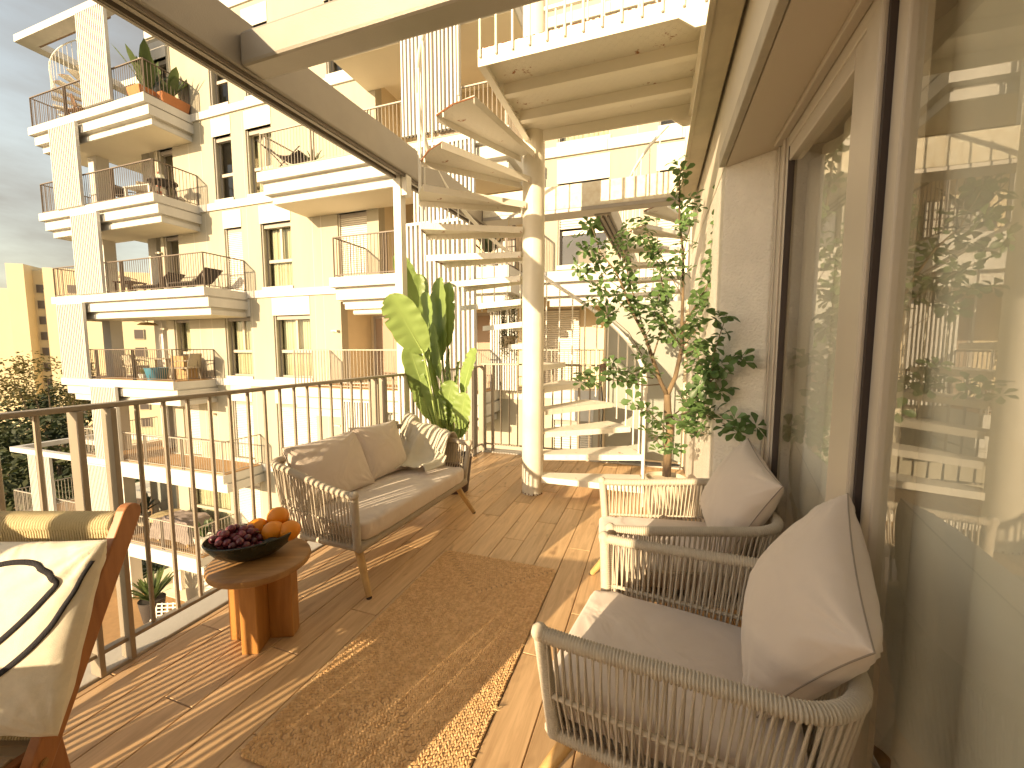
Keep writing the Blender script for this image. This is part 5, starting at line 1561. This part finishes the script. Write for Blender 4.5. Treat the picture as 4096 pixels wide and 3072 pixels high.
obj('basket_body', MB().lathe([(0,0),(.16,0),(.20,.12),(.21,.34),(.19,.35),(.18,.1),(0,.05)], n=20), mat('brown wicker',(0.24,0.14,0.07),0.9,0.4,40,0.6,60), t, True)
obj('rim', MB().tube([(cos(a*.3927)*.205, sin(a*.3927)*.205, .35) for a in range(16)], .016, 6, closed=True), mat('brown wicker',(0.24,0.14,0.07)), t, True)
# lower terraces
t = thing('covered_sofa', 'outdoor furniture under a crumpled mauve grey cover on the lower deck', 'furniture cover', (-16.75, 10.1, zF))
def cov(i, j):
    u, v = -1+2*i/27, -1+2*j/17
    e = max(abs(u),abs(v))
    z = .95*(1-max(0,(e-.72)/.28)**2*.75) + .07*noise.noise(Vector((u*3,v*3,0))) + .05*noise.noise(Vector((u*9,v*7,3))) - .15*(u<-.2)*(-u-.2)
    return (u*1.15*(1+.04*noise.noise(Vector((u*4,v*4,7)))), v*.55*(1+.06*noise.noise(Vector((u*4,v*4,9)))), max(.1,z))
obj('cover', MB().grid(cov, 28, 18), mat('mauve grey cover',(0.26,0.21,0.19),0.9,0.12,4), t, True)
for sx in (-.8,.8):
    for sy in (-.35,.35): obj('leg', MB().box((sx-.04,sy-.04,0),(sx+.04,sy+.04,.3)), OAKL, t)
potted('potted_plant', 'striped snake plant in a white pot on the lower deck', (-15.1, 9.75, zF), (.22,.30,.55), WPOT, 15, .75, .07, 81, .6)
potted('potted_plant', 'dark leaved plant in a pale pot in front of the lower glass screen', (-20.0, 10.6, zF), (.2,.26,.4), GREYW, 12, 1.0, .09, 82, .9, mat('deep leaf',(0.035,0.05,0.025),0.5))
t = thing('round_table', 'round table under a fringed straw cloth on the lower deck', 'table', (-18.1, 10.4, zF))
obj('cloth', MB().lathe([(0,.72),(.5,.72),(.55,.70),(.57,.58)], n=28), mat('straw cloth',(0.52,0.42,0.24),0.9,0.1,8), t, True)
obj('pedestal', MB().lathe([(.25,0),(.22,.04),(.06,.1),(.05,.71)], n=14), WOODF, t, True)
t = thing('vase', 'small brown pot standing on the fringed round table', 'vase', (-17.95, 10.45, zF+.721))
obj('vase_body', MB().lathe([(0,0),(.06,0),(.09,.05),(.05,.12),(.06,.14)], n=14), TERRA, t, True)
t = thing('stool', 'low round stool with a striped cover beside the fringed table', 'stool', (-18.8, 10.1, zF))
obj('seat', MB().lathe([(0,.45),(.28,.44),(.3,.40),(.28,.34)], n=20), mat('striped cover',(0.5,0.42,0.3),0.9,0.4,20), t, True)
for k in range(3): obj('leg', MB().tube([(cos(k*2.1)*.2, sin(k*2.1)*.2,.36),(cos(k*2.1)*.25, sin(k*2.1)*.25,0)],.02,6), WOODF, t)
gs = thing('glass_screen', 'pale frosted glass screen standing on the lower deck', 'glass screen', (-19.6, 11.2, zF))
obj('pane', MB().box((-.8,-.01,.05),(.8,.01,1.9)), FROST, gs); obj('post', MB().box((-.86,-.03,0),(-.81,.03,1.95)), AL, gs); obj('post', MB().box((.81,-.03,0),(.86,.03,1.95)), AL, gs)
b_('balcony_slab', MB().box((-25, 6.5, LV['G']-.3), (-9, YF-.002, LV['G']-.02)), DECK)
b_('parapet', MB().box((-25, 6.4, LV['G']-.6), (-9, 6.499, LV['G']+.1)), FASCIA)
sh_ = thing('potted_shrub', 'leafy shrub in a tall black pot on the lowest terrace', 'shrub', (-17.9, 9.55, zG-.02))
obj('pot', pot_mb(.30,.42,.85), DARKW, sh_, True)
leaf_spray(sh_, 46, 1.3, .4, .07, 91, PLG, .7, .9)
lt_ = thing('lattice_panel', 'pale wooden lattice panel leaning beside the black pot', 'lattice', (-17.2, 9.5, zG-.02), .4)
for k in range(6):
    obj('slat', MB().bar((-.5+.2*k,0,.0),(-.5+.2*k,.1,.8),.05,.012, up=(0,1,0)), WPOT, lt_)
    obj('slat', MB().bar((-.55,.015+.016*k,.06+.14*k),(.55,.015+.016*k,.06+.14*k),.012,.05), WPOT, lt_)

# ================================================================== FAR BACKGROUND
TOW = mat('warm tower render', (0.66,0.55,0.36),0.9,0.05,.3)
WD = mat('dark tower window', (0.10,0.08,0.07),0.3)
WF = mat('pale window surround', (0.55,0.47,0.34),0.8)
def tower(label, loc, blocks, wins):
    t = thing('tower_block', label, 'building', loc, radians(38))
    for (x0,x1,y0,y1,z1) in blocks: obj('wall', MB().box((x0,y0,0),(x1,y1,z1)), TOW, t)
    for (x, y, z0, dz, n, w, h) in wins:
        for k in range(n):
            wv = obj('window', MB().box((x-w/2-.1,y-.16,z0+dz*k-.1),(x+w/2+.1,y-.04,z0+dz*k+h+.1)), WF, t)
            obj('pane', MB().box((x-w/2,y-.19,z0+dz*k),(x+w/2,y-.161,z0+dz*k+h)), WD, wv)
    return t
tower('low wide tower block with window columns between bright ribs', (-116, 42, -15),
      [(-10,3.7,0,14,27.6), (3.7,6.3,1.6,14,27.0), (6.3,8.3,0,5,27.6), (8.3,12.2,5,16,27.6)], [(5.0,1.6,4,3.0,8,1.1,1.4)])
tower('taller bright tower block with an emblem rib beyond the trees', (-107, 47, -15),
      [(-8,-5.5,0,9,32.0), (-5.5,-3.2,2.0,12,31.2), (-3.2,6,.6,14,31.6)], [(-4.35,2.0,3,3.0,9,1.3,1.5),(1.0,.6,3,3.0,9,1.2,1.5)])
tower('warm grey tower block seen through the dining balcony', (-80, 47, -15), [(-6,6,0,12,29), (6,7,3,12,28), (7,10,0,12,29)], [(-3,0,3,3.0,8,1.2,1.5),(2.5,0,3,3.0,8,1.6,1.5)])

LF1 = mat('olive tree leaf', (0.075,0.085,0.025),0.7,0.35,2.0,trans=.25)
LF2 = mat('dark evergreen leaf', (0.038,0.055,0.018),0.7,0.35,2.0,trans=.2)
LF3 = mat('golden acacia leaf', (0.16,0.13,0.04),0.7,0.3,2.0,trans=.3)
def far_tree(label, loc, h, r, lm, seed, n=2600, wisp=False, ls=.22, crown0=.35):
    rnd = random.Random(seed)
    t = thing('tree', label, 'tree', loc, 0, 'trees below the terrace')
    tr = MB(); tips = []
    tr.tube([(0,0,0),(rnd.uniform(-.3,.3),rnd.uniform(-.3,.3),h*.3),(rnd.uniform(-.6,.6),rnd.uniform(-.6,.6),h*.55)], [.32,.24,.14], 8)
    for k in range(9):
        a = rnd.uniform(0,6.28); e = rnd.uniform(.3,.95); rr = r*rnd.uniform(.45,.95)
        q = Vector((cos(a)*rr, sin(a)*rr, h*(crown0+(1-crown0)*e)))
        s_ = Vector((0,0,h*rnd.uniform(.28,.52))); mid = s_.lerp(q,.5)+Vector((0,0,.4))
        tr.tube([s_,mid,q],[.12,.07,.02],5); tips.append(q)
    obj('trunk', tr, BARK, t, True)
    clumps = []
    for k in range(46 if not wisp else 34):
        a = rnd.uniform(0,6.28); u = rnd.uniform(-1,1); rr = rnd.uniform(.25,1)**.5
        c = Vector((cos(a)*r*rr*sqrt(1-u*u*.7), sin(a)*r*rr*sqrt(1-u*u*.7), h*(crown0+(1-crown0)*(.5+.5*u*.92))))
        clumps.append((c, r*rnd.uniform(.16,.34)))
    m = MB()
    for k in range(n):
        c, cr = rnd.choice(clumps)
        d = Vector((rnd.gauss(0,1), rnd.gauss(0,1), rnd.gauss(0,.8))); d.normalize()
        p = c + d*cr*rnd.uniform(.5,1.05)*(1 if not wisp else 1.25)
        a1 = Vector((rnd.gauss(0,1), rnd.gauss(0,1), rnd.gauss(0,.6))).normalized(); a2 = a1.orthogonal().normalized()
        s_ = ls*rnd.uniform(.5,1.2)
        m.add([p-a1*s_, p+a2*s_*.45, p+a1*s_, p-a2*s_*.45], [(0,1,2,3)])
    obj('crown', m, lm, t)
far_tree('golden wispy acacia in front of the towers', (-43, 17.5, -15), 15.9, 3.2, LF3, 1, 2600, True, .15, .66)
for k, (x, y, h, r, lm, lab) in enumerate(((-37, 15, 12.0, 3.4, LF2, 'dark evergreen crown below the left railing end'), (-45, 17, 12.4, 3.6, LF2, 'dark evergreen left of the golden acacia'), (-33, 13.4, 10.8, 3.4, LF1, 'olive green tree close to the lower terraces'),
     (-40, 12.5, 11.2, 3.6, LF1, 'sunlit olive crown beneath the acacia'), (-35, 10.5, 10.2, 3.6, LF2, 'low dark crown behind the open terrace frame'), (-29.5, 13.5, 9.8, 3.2, LF2, 'dark crown touching the lower terrace railing'), (-41, 9, 8.6, 4.0, LF2, 'broad dark crown farthest down the slope'), (-33, 7, 6.5, 4.0, LF2, 'lowest dark crown under the terrace frame'), (-54, 22, 12.8, 4.5, LF2, 'distant dark crown at the foot of the towers'))):
    far_tree(lab, (x, y, -15), h, r, lm, 20+k, 3200, False, .24, .3)
